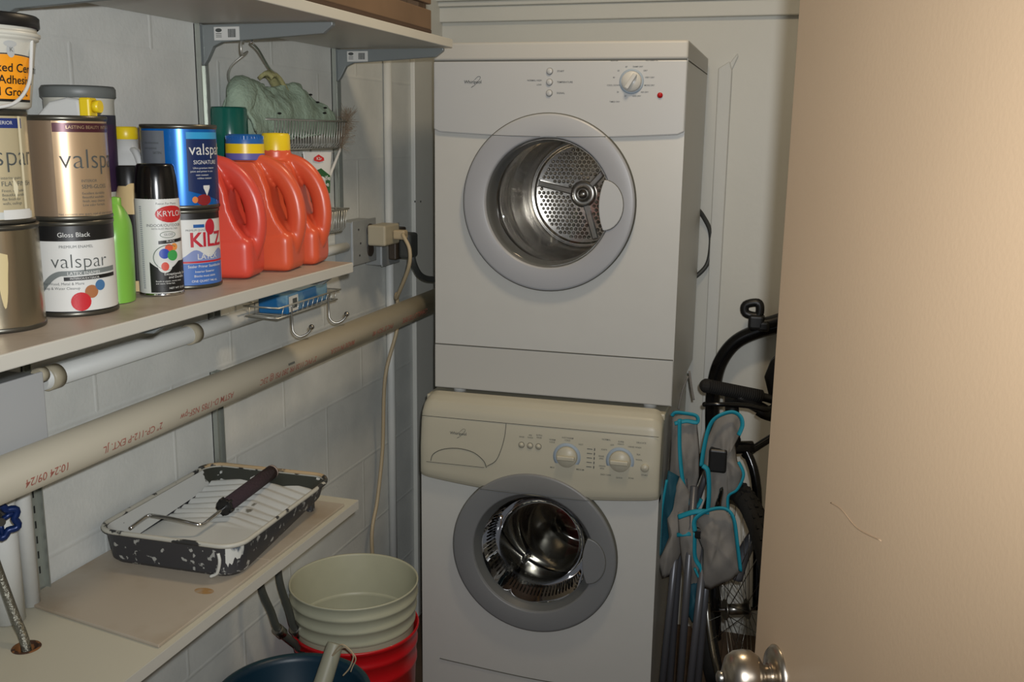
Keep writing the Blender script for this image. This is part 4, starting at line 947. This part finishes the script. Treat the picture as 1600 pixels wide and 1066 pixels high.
hk.build('hook', 'chrome', t)
def basket(z0, z1):
    w_ = MB(); 
    def rect(z, x0, x1, a, b_, r): w_.tube([(x0, a, z), (x1, a, z), (x1, b_, z), (x0, b_, z)], r, 6, closed=True, smooth_path=False)
    rect(z1, kx0, kx1, cy0, cy1, .0022); rect(z0, kx0, kx1-.015, cy0+.008, cy1-.008, .0018)
    n = 26
    for i in range(n+1):
        y = cy0+.012+(cy1-cy0-.024)*i/n
        w_.tube([(kx1, y, z1), (kx1-.004, y, z0+.012), (kx1-.016, y, z0), (kx0, y, z0), (kx0, y, z1)], .0013, 5, smooth_path=False)
    for i in range(1, 5):
        x = kx0+(kx1-kx0)*i/5
        for yy in (cy0, cy1):
            w_.tube([(x, yy, z1), (min(x, kx1-.016), yy+(.008 if yy < -1.2 else -.008), z0)], .0013, 5, smooth_path=False)
    return w_.build('basket', 'wire', t)
basket(1.482-1.28, 1.541-1.28); basket(.012, 1.345-1.28)
fr = MB()
for y in (cy0+.02, -1.20, cy1-.02): fr.tube([(.022, y, .262), (.022, y, .012)], .002, 6, smooth_path=False)
fr.build('back_wires', 'wire', t)
# towel draped in and over the upper basket
def towel_fn(s, q):
    y = -1.405 + .345*s
    env = math.sin(PI*min(1, max(0, .06+.92*s)))**.45
    top = 1.545+.082*env*(1-.22*s) + .012*math.sin(9*s+1)
    ang = PI*(q*1.08-.04)
    x = .056-.040*math.cos(ang)*(.75+.25*env); z = 1.515+(top-1.515)*math.sin(ang)**.8 if 0 < ang < PI else 1.510
    n_ = noise.noise(Vector((s*6, q*4, 1.3)))*.012+noise.noise(Vector((s*17, q*9, 4)))*.005
    return Vector((max(.012, x+n_), y+.3*n_, z+n_*.9))
tw_ = MB().grid(towel_fn, 60, 30).build('hand_towel', 'towel'); sm = tw_.modifiers.new('s', 'SOLIDIFY'); sm.thickness = .006
tag(tw_, 'pale green bath towel bundled over the upper wire basket', 'towel')
fd = MB()
for (s0, zt, xx, wd) in ((-1.385, 1.625, .058, .030), (-1.33, 1.605, .066, .030)):
    fd.tube([(xx-.02, s0-.03, 1.50), (xx+.004, s0-.022, 1.565), (xx, s0-.004, zt-.035), (xx-.012, s0+.03, zt-.022), (xx-.02, s0+.075, zt-.05)], lambda q, wd=wd: wd*(.55+.45*math.sin(PI*q)), 12, sq=.72)
fo2 = fd.build('towel_folds', 'towel', tw_)
yc = MB().grid(lambda s, q: Vector((.030+.035*q, -1.285+.085*s, 1.625-.02*s+.012*math.sin(5*s)+.01*math.sin(PI*q))), 14, 6).build('sponge_cloth', 'towel_y'); sm = yc.modifiers.new('s', 'SOLIDIFY'); sm.thickness = .008
tag(yc, 'dull yellow cloth tucked behind the green towel under the wire hook', 'cloth')
mk_ = MB()
for (s, q) in ((.80, .62), (.84, .70), (.86, .78), (.80, .86), (.24, .88)):
    c0 = towel_fn(s, q); mk_.sphere(c0+Vector((.004, -.001, .0)), .0045, .5, 8)
mk_.build('dark_marks', 'black', tw_)
# brush with bristly head
pA = un(505, 300, 0, .10); pB = un(532, 232, 0, .10)
pC = un(545, 175, 0, .10)
t = thing('scrub_brush', 'white-handled brush with frayed brown bristles leaning in the caddy', 'brush', tuple(pA))
MB().tube([Vector((0, 0, 0)), (pB-pA)*.45, pB-pA], lambda q: .0050-.0022*q, 8).build('handle', 'white_pl', t)
br = MB(); ax = (pC-pB)
for i in range(420):
    f0 = random.random(); c0 = (pB-pA)+ax*f0*.9; d = Vector((random.uniform(-.7, .7), random.uniform(-1, 1), random.uniform(-.5, 1.3))).normalized()*random.uniform(.012, .032)
    if (c0+d+pA).x < .004: d.x = abs(d.x)
    br.tube([c0, c0+d*.6, c0+d+Vector((0, 0, .002))], .00035, 3, sub=1, smooth_path=False, caps=False)
br.build('bristles', 'bristle', t)
# cream tube behind
gp = un(487, 298, 0, .115)
t = thing('cream_tube', 'white soap cream tube with red house logo and green panel, under the upper basket', 'tube', (.112, gp.y+.035, gp.z-.022), math.radians(-35))
tb_ = lambda s, q: Vector((.014*(1-.85*q)*math.cos(2*PI*s)+.0, (.024+.010*q)*math.sin(2*PI*s), .102*q))
MB().grid(tb_, 32, 16, wrap_u=True).build('tube', 'white_pl', t)
MB().cyl((0, 0, -.016), (0, 0, .002), .017, n=24).build('cap', 'adapter', t)
gx = lambda v: .014*(1-.85*v/.102)+.0018
MB().prism([(-.026, .060), (-.022, .015), (.022, .015), (.026, .052), (.004, .068), (-.012, .062)], 0, .0004, lambda u, v, h: Vector((gx(v)*max(.35, math.sqrt(max(0, 1-(u/.034)**2)))+h, u, v))).build('green_panel', col('gpanel', (38, 84, 46)), t)
text('label_lettering', [('Gallseife', .0135, 0, .047, 'CENTER'), ('Creme', .0135, 0, .034, 'CENTER')], 'paper_white', t, lambda u, v: Vector((gx(v)+.0014, u, v)), .01)
MB().prism([(-.012, .084), (-.012, .090), (0, .097), (.012, .090), (.012, .084), (0, .081)], 0, .0004, lambda u, v, h: Vector((gx(v)+.001+h, u, v))).build('red_logo', M['logo_red'], t)
text('logo_lettering', [('K2r', .008, 0, .088, 'CENTER')], 'paper_white', t, lambda u, v: Vector((gx(v)+.0022, u, v)), .01)

# soap dish under the middle shelf
t = thing('soap_caddy', 'wire soap dish with two hooks hanging under the middle shelf', 'caddy', (0, 0, 1.148))
sx0, sx1 = .045, .125; sy0, sy1 = -1.395, -1.125; w_ = MB()
for z, e in ((.022, 0), (0, .006)):
    w_.tube([(sx0, sy0+e, z), (sx1-e, sy0+e, z-.0), (sx1-e, sy1-e, z), (sx0, sy1-e, z)], .0020, 6, closed=True, smooth_path=False)
for i in range(12):
    y = sy0+.02+(sy1-sy0-.04)*i/11; w_.tube([(sx0, y, .022), (sx0, y, 0), (sx1-.006, y, 0), (sx1, y, .022)], .0013, 5, smooth_path=False)
w_.tube([(.024, sy0+.04, .022), (.02, sy0+.04, .088)], .002, 6, smooth_path=False); w_.tube([(.024, sy1-.04, .022), (.02, sy1-.04, .088)], .002, 6, smooth_path=False)
w_.tube([(sx0, sy0+.04, .022), (.022, sy0+.04, .024)], .002, 6, smooth_path=False); w_.tube([(sx0, sy1-.04, .022), (.022, sy1-.04, .024)], .002, 6, smooth_path=False)
w_.build('dish', 'wire', t)
for y in (-1.345, -1.185):
    k = MB(); k.tube([(sx1, y, .022), (sx1+.001, y, -.015), (sx1+.004, y-.002, -.034), (sx1+.016, y+.002, -.044), (sx1+.030, y+.010, -.038), (sx1+.036, y+.014, -.028)], .0021, 8)
    k.sphere((sx1+.037, y+.0145, -.025), .0058, 1, 12); k.build('hook', 'steel', t)
sb = thing('soap_packet', 'blue and white soap packet lying in the wire soap dish', 'soap packet', (.085, -1.262, 1.151), math.radians(4))
bevel(MB().box(-.033, .033, -.10, .10, 0, .040).build('packet', 'soapblue', sb), .004, 3)
MB().box(.0334, .0338, -.094, -.052, .004, .036).build('barcode_patch', 'paper_white', sb)
MB().box(.0338, .0341, -.078, -.058, .010, .030).build('barcode', 'ink', sb)
MB().box(-.03, .03, -.04, .09, .0402, .0406).build('top_print', col('pale_blue_print', (150, 172, 186)), sb)

# ================================================================== PAINT TRAY AND ROLLER
ZB2 = ZL+.0247
tr = thing('paint_tray', 'black paint tray crusted with white paint on the lower shelf', 'paint tray', (.148, -1.655, ZB2), math.radians(2))
TW, TL, TH_ = .133, .176, .062
def rr_(hw, hl, rad, n=8):
    P = []
    for cx, cy, a0 in ((hw-rad, hl-rad, 0), (-hw+rad, hl-rad, 90), (-hw+rad, -hl+rad, 180), (hw-rad, -hl+rad, 270)):
        for i in range(n+1): a = math.radians(a0+90*i/n); P.append((cx+rad*math.cos(a), cy+rad*math.sin(a)))
    return P
def loops(mb, secs):
    R_ = []
    for (P, z) in secs: R_.append([mb.bm.verts.new((x, y, z(x, y) if callable(z) else z)) for x, y in P])
    for A, B in zip(R_, R_[1:]):
        n = len(A)
        for i in range(n): f = mb.bm.faces.new([A[i], A[(i+1) % n], B[(i+1) % n], B[i]]); f.smooth = True
    return R_
def bz(x, y): return .003 + max(0, (y+.02)/(.188))*.030 if y > -.02 else .003
out_ = MB(); R_ = loops(out_, [(rr_(TW-.014, TL-.014, .03), lambda x, y: bz(x, y)-.003+.0005), (rr_(TW-.008, TL-.008, .034), lambda x, y: bz(x, y)+.004), (rr_(TW-.002, TL-.002, .036), TH_-.004)])
out_.bm.faces.new(R_[0]); out_.build('outer_shell', 'traymat', tr, smooth=False)
lg = MB()
for sx in (-1, 1): lg.box(sx*(TW-.03)-.006, sx*(TW-.03)+.006, TL-.04, TL-.025, 0, .028, .002)
lg.build('rear_feet', 'traymat', tr)
rim = MB(); Pr = rr_(TW+.001, TL+.001, .037); rim.tube([(x, y, TH_-.002) for x, y in Pr], .0042, 8, closed=True, smooth_path=False); rimo = rim.build('rim', 'trayrim', tr)
rim = MB(); rim.tube([(x, y, TH_+.0005) for x, y in Pr if y > .07], .0042, 8, smooth_path=False); lab(rim.build('rim_crust', 'traytan', tr), 'tan dried paint on the far rim')
inn = MB(); loops(inn, [(rr_(TW-.004, TL-.004, .034), TH_-.003), (rr_(TW-.026, TL-.022, .030), lambda x, y: max(bz(x, y)+.006, .022))]); 
inn.build('inner_walls', 'traywall', tr)
fl_ = MB()
def trf(s, q):
    x = (-TW+.026)+(2*TW-.052)*s; y = (-TL+.022)+(2*TL-.044)*q
    
    if y < -.02: z = .022
    else:
        z = max(.022, bz(x, y)+.008); c = (y+.35*abs(x-.01)); ridge = abs(((c/.0235) % 1)-.5)*2
        z += .0055*(1-ridge)**.6*min(1, (y+.02)/.03)
    return Vector((x, y, z))
fl_.grid(trf, 60, 150)
fl_.build('paint_surface', 'trayin', tr)
dr = MB(); dr.tube([(TW-.030, -TL-.0055, .050), (TW-.0285, -TL-.005, .035), (TW-.038, -TL+.001, .012), (TW-.052, -TL+.003, .003)], .0028, 6)
def dripf(s_, q):
    an = math.radians(-66+50*s_); zb = .016+.026*abs(noise.noise(Vector((s_*5, 1.7, 0))))+.02*s_; z = .0585+(zb-.0585)*q; k_ = (.058-z)/.051
    c_ = .038+.004*k_; r_ = .0372-.002*k_; return Vector((TW-c_+r_*math.cos(an), -TL+c_+r_*math.sin(an), z))
dr.grid(dripf, 16, 8)
lab(dr.build('paint_drip', spatter('drip_streaks', (206, 206, 198), (96, 104, 112), 60, .56, .35, 0., (1, 1, .35), .08), tr), 'white paint drip down the front corner')
# roller
rf = thing('paint_roller', 'bent wire paint roller frame with a plum nap cover, resting in the tray', 'paint roller', (.148, -1.655, ZB2), math.radians(2))
def tl(px, py, z):   # tray-local point on plane z seen at a photo position
    P = un(px, py, 2, ZB2+z)-Vector((.148, -1.655, ZB2)); return Matrix.Rotation(math.radians(-2), 3, 'Z') @ P
w1 = [tl(203, 826, .050), tl(222, 812, .055), tl(232, 806, .058), tl(240, 806, .059), tl(270, 811, .054), tl(308, 820, .044), tl(318, 819, .042), tl(326, 813, .043), tl(355, 790, .050)]
MB().tube(w1, .0034, 10, sub=4).build('wire_frame', 'chrome', rf)
a_ = tl(354, 790, .050); b_ = tl(424, 738, .062)
MB().cyl(a_, b_, .0135, n=24).build('roller_cover', 'plum', rf)
cg = MB(); d_ = (b_-a_).normalized(); cg.cyl(a_-d_*.010, a_+d_*.002, .0155, .0125, n=14)
for k in range(5):
    q = 2*PI*k/5; n1 = d_.orthogonal().normalized(); n2 = d_.cross(n1); c0 = a_-d_*.004+(n1*math.cos(q)+n2*math.sin(q))*.014; cg.cyl(c0-d_*.006, c0+d_*.006, .003, n=8)
cg.build('end_cage', 'black', rf)
cg = MB(); cg.cyl(b_, b_+d_*.005, .0135, n=20); cg.build('end_cap', col('plumcap', (150, 136, 128)), rf)

# ================================================================== BUCKETS, BIN
BXc, BYc = .158, -1.150
rbk = thing('bucket', 'red plastic bucket holding the white bucket, on the floor left of the washer', 'bucket', (BXc, BYc, 0))
Z9 = .372
MB().lathe([(.0002, .002), (.126, .002), (.130, .0), (.133, .006), (.1425, .275), (.1455, .278), (.1455, .286), (.1435, .290), (.1445, .322), (.147, .324), (.1475, .332), (.1455, .335), (.146, Z9-.012), (.150, Z9-.010), (.151, Z9-.004), (.149, Z9), (.146, Z9-.002), (.141, Z9-.03), (.1285, .012), (.0002, .010)], 72).build('pail', 'bucket_r', rbk)
a = face_angle(BXc, BYc)
text('side_lettering', [('OR', .044, .050, .262, 'CENTER')], 'paper_white', rbk, lambda u, v: Vector(((.1428)*math.cos(a+u/.142), (.1428)*math.sin(a+u/.142), v)), .02, .004)
hw = MB(); hw.tube([Vector((.150*math.cos(a-q), .150*math.sin(a-q), z)) for q, z in ((1.35, .345), (1.2, .342), (1.05, .345), (.90, .352))], .0022, 6); hw.build('bail_wire', 'black', rbk)
wbk = thing('bucket', 'white plastic bucket nested inside the red bucket', 'bucket', (BXc-.002, BYc, .108))
H2 = .372
MB().lathe([(.0002, .0), (.120, .0), (.1395, .262), (.1395, .270), (.1435, .272), (.1445, .279), (.1425, .283), (.1435, .303), (.147, .305), (.148, .311), (.1455, .315), (.1465, .335), (.150, .337), (.151, .343), (.1485, .347), (.149, H2-.006), (.1515, H2-.004), (.1515, H2), (.1485, H2), (.147, H2-.004), (.138, .22), (.1235, .008), (.0002, .006)], 80).build('pail', 'bucket_w', wbk)
BN = (.187, -1.50)
bn = thing('laundry_bin', 'dark teal plastic bin at the bottom edge under the lower shelf', 'bin', (BN[0], BN[1], 0))
bn.scale = (.95, .95, .955)
MB().lathe([(.0002, .003), (.105, .003), (.110, .0), (.155, .395), (.166, .400), (.168, .408), (.165, .412), (.156, .410), (.150, .398), (.106, .012), (.0002, .010)], 72).build('tub', 'bin', bn)
MB().lathe([(.1565, .4105), (.162, .4135), (.168, .4115), (.1705, .403), (.167, .399)], 72).build('rim', 'bin_rim', bn)
hA = un(524, 1006, 1, -1.43); hB = un(505, 1066, 1, -1.47); hC = hB+(hB-hA)*1.6
hd = thing('brush_handle', 'pale plastic handle with a twine loop sticking up from the teal bin', 'handle', tuple(hC))
MB().tube([Vector((0, 0, 0)), (hB-hC)*.6, hB-hC, (hA-hC)*.96, hA-hC], lambda q: .023-.008*q if q < .93 else max(.003, .023-.008*q-(q-.93)*.16), 16, sub=8).build('handle', 'handle_w', hd)
dd = (hA-hB).normalized(); hp = hA-hC-dd*.022+Vector((.004, -.0125, 0))
MB().cyl(hp+Vector((0, .002, 0)), hp+Vector((.001, -.0022, .0)), .0045, n=12).build('hang_hole', 'black', hd)
tw = MB(); P3 = lambda x, y: un(x, y, 1, -1.46)-hC
tw.tube([hp, P3(532, 1008), P3(545, 1014), P3(552, 1024), P3(550, 1035), P3(545, 1046), P3(536, 1056)], .0016, 6)
tw.tube([hp, P3(536, 1012), P3(550, 1020), P3(556, 1030), P3(551, 1042), P3(548, 1050)], .0013, 6)
tw.build('twine_loop', 'twine', hd)

# ================================================================== FOLDED CAMP CHAIR
fc = thing('folding_chair', 'folded grey and teal fabric camp chair leaning beside the washing machine', 'folding chair', (.93, -.72, 0))
FO = Vector((.93, -.72, 0))
def C_(px, py, y): return un(px, py, 1, y)-FO
def strut(pts, r=.0095, m='tube_grey', name='tube'):
    MB().tube(pts, r, 12, smooth_path=False).build(name, m, fc)
strut([C_(1062, 800, -.72), C_(1034, 1075, -.80)]); strut([C_(1074, 700, -.70), C_(1063, 840, -.71), C_(1046, 1075, -.78)])
strut([C_(1085, 760, -.74), C_(1062, 1075, -.84)]); strut([C_(1104, 830, -.76), C_(1078, 1075, -.88)])
strut([C_(1112, 800, -.70), C_(1090, 1075, -.80)]); strut([C_(1056, 650, -.64), C_(1050, 800, -.70)], .010)
strut([C_(1142, 655, -.72), C_(1132, 740, -.735), C_(1120, 800, -.75)], .008, 'chrome', 'bright_tube')
strut([C_(1120, 690, -.62), C_(1084, 800, -.66)], .008)
def blk(px, py, y, sx, sz): bevel(MB().box(-sx, sx, -.018, .018, -sz, sz, M4=Matrix.Translation(C_(px, py, y))).build('joint_block', 'black', fc), .006, 3)
blk(1064, 828, -.735, .020, .012); blk(1102, 832, -.785, .026, .014); blk(1122, 718, -.745, .022, .030)
def cloth(name, outline, y, bulge, m, seed, thick=.004, ny=.0):
    """fabric panel: outline traced as a ring, filled radially, puffed and wrinkled in depth"""
    cx = sum(p[0] for p in outline)/len(outline); cy = sum(p[1] for p in outline)/len(outline)
    # densify
    P = [];
    for i in range(len(outline)):
        a, b2 = outline[i], outline[(i+1) % len(outline)]
        for k in range(4): P.append((a[0]+(b2[0]-a[0])*k/4, a[1]+(b2[1]-a[1])*k/4))
    def fn(s, q):
        i = int(round(s*len(P))) % len(P); px = cx+(P[i][0]-cx)*q; py = cy+(P[i][1]-cy)*q
        yy = y - bulge*(1-q**2) + .022*noise.noise(Vector((px*.035, py*.012, seed)))*(1 if q < .98 else .6) + .008*noise.noise(Vector((px*.12, py*.05, seed)))
        return C_(px, py, yy)
    g = MB().grid(fn, len(P), 9, wrap_u=True); bmesh.ops.remove_doubles(g.bm, verts=g.bm.verts[:], dist=1e-5)
    o = g.build(name, m, fc); s_ = o.modifiers.new('s', 'SOLIDIFY'); s_.thickness = thick; return o
def piping(pts, y, r=.0062, seed=0):
    MB().tube([C_(px, py, y-.006+.012*noise.noise(Vector((px*.03, py*.01, seed)))) for px, py in pts], r, 8, sub=6, sq=.55).build('piping', 'fab_teal', fc)
cloth('fabric_panel', [(1050, 650), (1088, 648), (1093, 700), (1092, 745), (1080, 790), (1060, 800), (1045, 740)], -.70, .02, 'fab_grey', 1)
cloth('fabric_panel', [(1044, 735), (1062, 745), (1052, 800), (1062, 850), (1040, 880), (1028, 865), (1030, 800)], -.735, .01, 'fab_dteal', 2)
cloth('fabric_panel', [(1062, 745), (1078, 770), (1070, 850), (1050, 900), (1034, 905), (1028, 880), (1045, 840), (1040, 800)], -.742, .02, 'fab_grey', 3)
cloth('fabric_panel', [(1120, 650), (1142, 642), (1158, 650), (1160, 672), (1148, 690), (1152, 720), (1162, 740), (1155, 765), (1140, 775), (1136, 800), (1108, 800), (1104, 760), (1098, 728), (1104, 690)], -.735, .025, 'fab_grey', 4)
cloth('fabric_panel', [(1088, 808), (1110, 796), (1132, 796), (1146, 812), (1154, 860), (1158, 892), (1146, 905), (1110, 922), (1096, 918), (1098, 860), (1086, 830)], -.79, .03, 'fab_grey', 5)
cloth('fabric_panel', [(1060, 800), (1085, 800), (1100, 830), (1096, 880), (1098, 905), (1086, 922), (1070, 900), (1064, 850)], -.762, .012, 'fab_grey', 6)
cloth('fabric_panel', [(1076, 915), (1098, 905), (1096, 935), (1082, 975), (1074, 960)], -.77, .01, 'fab_dteal', 7)
piping([(1050, 650), (1055, 645), (1070, 646), (1088, 650), (1089, 660), (1072, 658), (1054, 662)], -.715, .006)
piping([(1062, 655), (1062, 700), (1066, 745), (1074, 780), (1088, 792), (1096, 780)], -.725, .006)
piping([(1096, 728), (1100, 700), (1108, 668), (1120, 652), (1142, 644), (1156, 650), (1160, 664), (1154, 680)], -.757, .0065)
piping([(1098, 728), (1106, 736), (1108, 765), (1106, 800)], -.757, .0065)
piping([(1154, 722), (1162, 742), (1152, 765), (1138, 776), (1138, 800)], -.757, .0045)
piping([(1086, 830), (1086, 812), (1106, 798), (1132, 795), (1146, 810), (1152, 850), (1157, 892)], -.812, .0068)
piping([(1060, 808), (1085, 800), (1108, 800)], -.80, .007)
piping([(1086, 832), (1086, 870), (1096, 890), (1094, 905), (1085, 888)], -.79, .006)
piping([(1042, 750), (1034, 800), (1030, 868)], -.75, .004)
piping([(1058, 836), (1080, 834)], -.765, .006)
# carry bag cords rising to a peak
for pts in ([(1060, 640), (1066, 612), (1075, 588)], [(1084, 625), (1080, 602), (1077, 580)]):
    MB().tube([C_(px, py, -.60) for px, py in pts], .003, 6).build('strap', 'fab_grey', fc)

# ================================================================== BICYCLE AND HOOP RACK
bk_ = thing('bicycle', 'black bicycle standing between the camp chair and the back wall, half behind the door', 'bicycle', (1.016, -.717, 0))
BO = Vector((1.016, -.717, 0))
ha = math.radians(112)       # wheel plane heading, turned away from the view
wd_ = Vector((math.cos(ha), math.sin(ha), 0)); wn = Vector((-math.sin(ha), math.cos(ha), 0)); wc = Vector((0, 0, .335))
WQ = Matrix((wd_, Vector((0, 0, 1)), wn)).transposed().to_4x4(); WQ.translation = wc
def ringm(R, r, m, name, n=56, k=12, sq=1.):
    o = MB(); o.tube([WQ @ Vector((R*math.cos(2*PI*i/n), R*math.sin(2*PI*i/n), 0)) for i in range(n)], r, k, closed=True, smooth_path=False, sq=sq); return o.build(name, m, bk_)
ringm(.305, .027, 'rubber', 'tyre'); ringm(.275, .009, 'steel', 'rim')
tk = MB()
for i in range(64):
    a = 2*PI*i/64
    for s in (-1, 0, 1):
        Q = WQ @ Matrix.Rotation(a, 4, 'Z') @ Matrix.Translation((.331-.006*abs(s), 0, .013*s)); tk.box(-.004, .004, -.006, .006, -.004, .004, M4=Q)
tk.build('tread', 'rubber', bk_)
sp_ = MB()
for i in range(32):
    a = 2*PI*i/32; b3 = a+(.55 if i % 2 else -.55); zz = .028 if (i//2) % 2 else -.028
    sp_.tube([WQ @ Vector((.02*math.cos(b3), .02*math.sin(b3), zz)), WQ @ Vector((.272*math.cos(a), .272*math.sin(a), 0))], .0011, 4, smooth_path=False)
sp_.build('spokes', 'steel', bk_)
hu = MB(); hu.cyl(WQ @ Vector((0, 0, -.03)), WQ @ Vector((0, 0, .03)), .014, n=16); hu.cyl(WQ @ Vector((0, 0, -.031)), WQ @ Vector((0, 0, -.027)), .026, n=20); hu.cyl(WQ @ Vector((0, 0, .031)), WQ @ Vector((0, 0, .027)), .026, n=20); hu.cyl(WQ @ Vector((0, 0, -.06)), WQ @ Vector((0, 0, .06)), .005, n=10); hu.build('hub', 'steel', bk_)
ft = MB()
top = wc+Vector((0, 0, .40))+wd_*(.10)
for s in (-1, 1): ft.tube([wc+wn*.055*s, wc+wn*.055*s+Vector((0, 0, .30))+wd_*.06, top+wn*.03*s], .012, 10)
ft.cyl(top-wn*.05, top+wn*.05, .017, n=14); ft.build('fork', 'blackgloss', bk_)
hdp = top+Vector((0, 0, .15))+wd_*.05
fr2 = MB(); fr2.cyl(top, hdp, .018, n=16)
fr2.tube([top+Vector((0, 0, .02)), top+wd_*.30+Vector((0, 0, -.15)), top+wd_*.50+Vector((0, 0, -.42))], .019, 12); fr2.build('frame_tube', 'black', bk_)
# handlebar with grip, lever
def B_(px, py, y): return un(px, py, 1, y)-BO
g0 = B_(1104, 603, -.66); g1 = B_(1190, 620, -.60); bc = B_(1232, 630, -.57)
hb_ = MB(); hb_.tube([g0, g1, bc, bc+Vector((.12, .1, .0))], .011, 10); hb_.build('handlebar', 'black', bk_)
gr = MB(); dg = (g1-g0); n_ = 26
for i in range(n_): gr.cyl(g0+dg*(i/n_), g0+dg*((i+.72)/n_), .0178, n=16)
gr.cyl(g0, g1, .0160, n=16); gr.sphere(g0, .0185, 1, 12); gr.build('grip', 'rubber', bk_)
lv = MB(); lv.tube([B_(1101, 632, -.70), B_(1125, 632, -.70), B_(1165, 634, -.68), B_(1200, 640, -.66), B_(1215, 628, -.60)], lambda q: .0048+.004*q, 8); lv.sphere(B_(1101, 632, -.70), .0065, 1, 10); lv.build('brake_lever', 'blackgloss', bk_)
sl = MB(); sl.tube([B_(1186, 640, -.62), B_(1196, 646, -.62), B_(1215, 652, -.6)], .017, 10); sl.build('shifter', 'black', bk_)
st_ = MB(); st_.tube([bc, bc+Vector((0, .01, -.05)), top+Vector((0, 0, .14))], .016, 10); st_.build('stem', 'black', bk_)
be = MB(); be.tube([B_(1166, 710, -.52), B_(1185, 697, -.50), B_(1225, 672, -.46)], .0105, 10); be.sphere(B_(1166, 710, -.52), .0135, 1, 10); be.build('bar_end', 'blackgloss', bk_)
lm = MB(); lm.prism([(-.03, -.05), (-.045, .0), (-.03, .05), (.03, .085), (.09, .08), (.09, -.09), (.0, -.09)], -.02, .02, lambda u, v, h: B_(1222, 590, -.5)+Vector((u, h, v))); bevel(lm.build('lamp_housing', 'black', bk_), .01, 3)
fk = MB(); fk.tube([B_(1150, 905, -.70), B_(1165, 860, -.69), B_(1190, 825, -.68), B_(1225, 800, -.66)], .017, 12); fk.build('stay_tube', 'tube_grey', bk_)

hr = thing('hoop_rack', 'black curved metal tube with clamp cradle against the back wall above the handlebar', 'rack', (.93, -.25, 0))
HO = Vector((.93, -.25, 0))
def H_(px, py, y=-.25): return un(px, py, 1, y)-HO
MB().tube([H_(1116, 1060), H_(1116, 800), H_(1113, 660), H_(1115, 610), H_(1124, 570), H_(1146, 538), H_(1178, 520), H_(1225, 508), H_(1290, 500)], .0215, 18, sub=8).build('hoop', 'blackgloss', hr)
MB().tube([H_(1175, 506, -.26), H_(1200, 505, -.26), H_(1240, 492, -.26)], .019, 12).build('cross_bar', 'black', hr)
q = H_(1176, 489, -.265); ck = MB()
RR = Matrix.Translation(q)
ck.tube([q+Vector((-.019, 0, -.002)), q+Vector((-.020, 0, .022)), q+Vector((.012, 0, .030)), q+Vector((.020, 0, .012)), q+Vector((.014, 0, -.008))], .0125, 10, closed=True, sub=5)
ck.box(-.010, .034, -.02, .02, -.046, -.004, .008, 3, RR); ck.box(.016, .05, -.02, .02, -.05, -.02, .008, 3, RR)
ck.build('clamp_cradle', 'black', hr)

# two screw heads in the corner board
sc = MB()
for px in (648, 657): P = un(px, 315, 0, .0142); sc.cyl(P, P+Vector((.0012, 0, 0)), .0032, n=10)
sc.build('screw_heads', 'ink', bpy.data.objects['trim_1'])
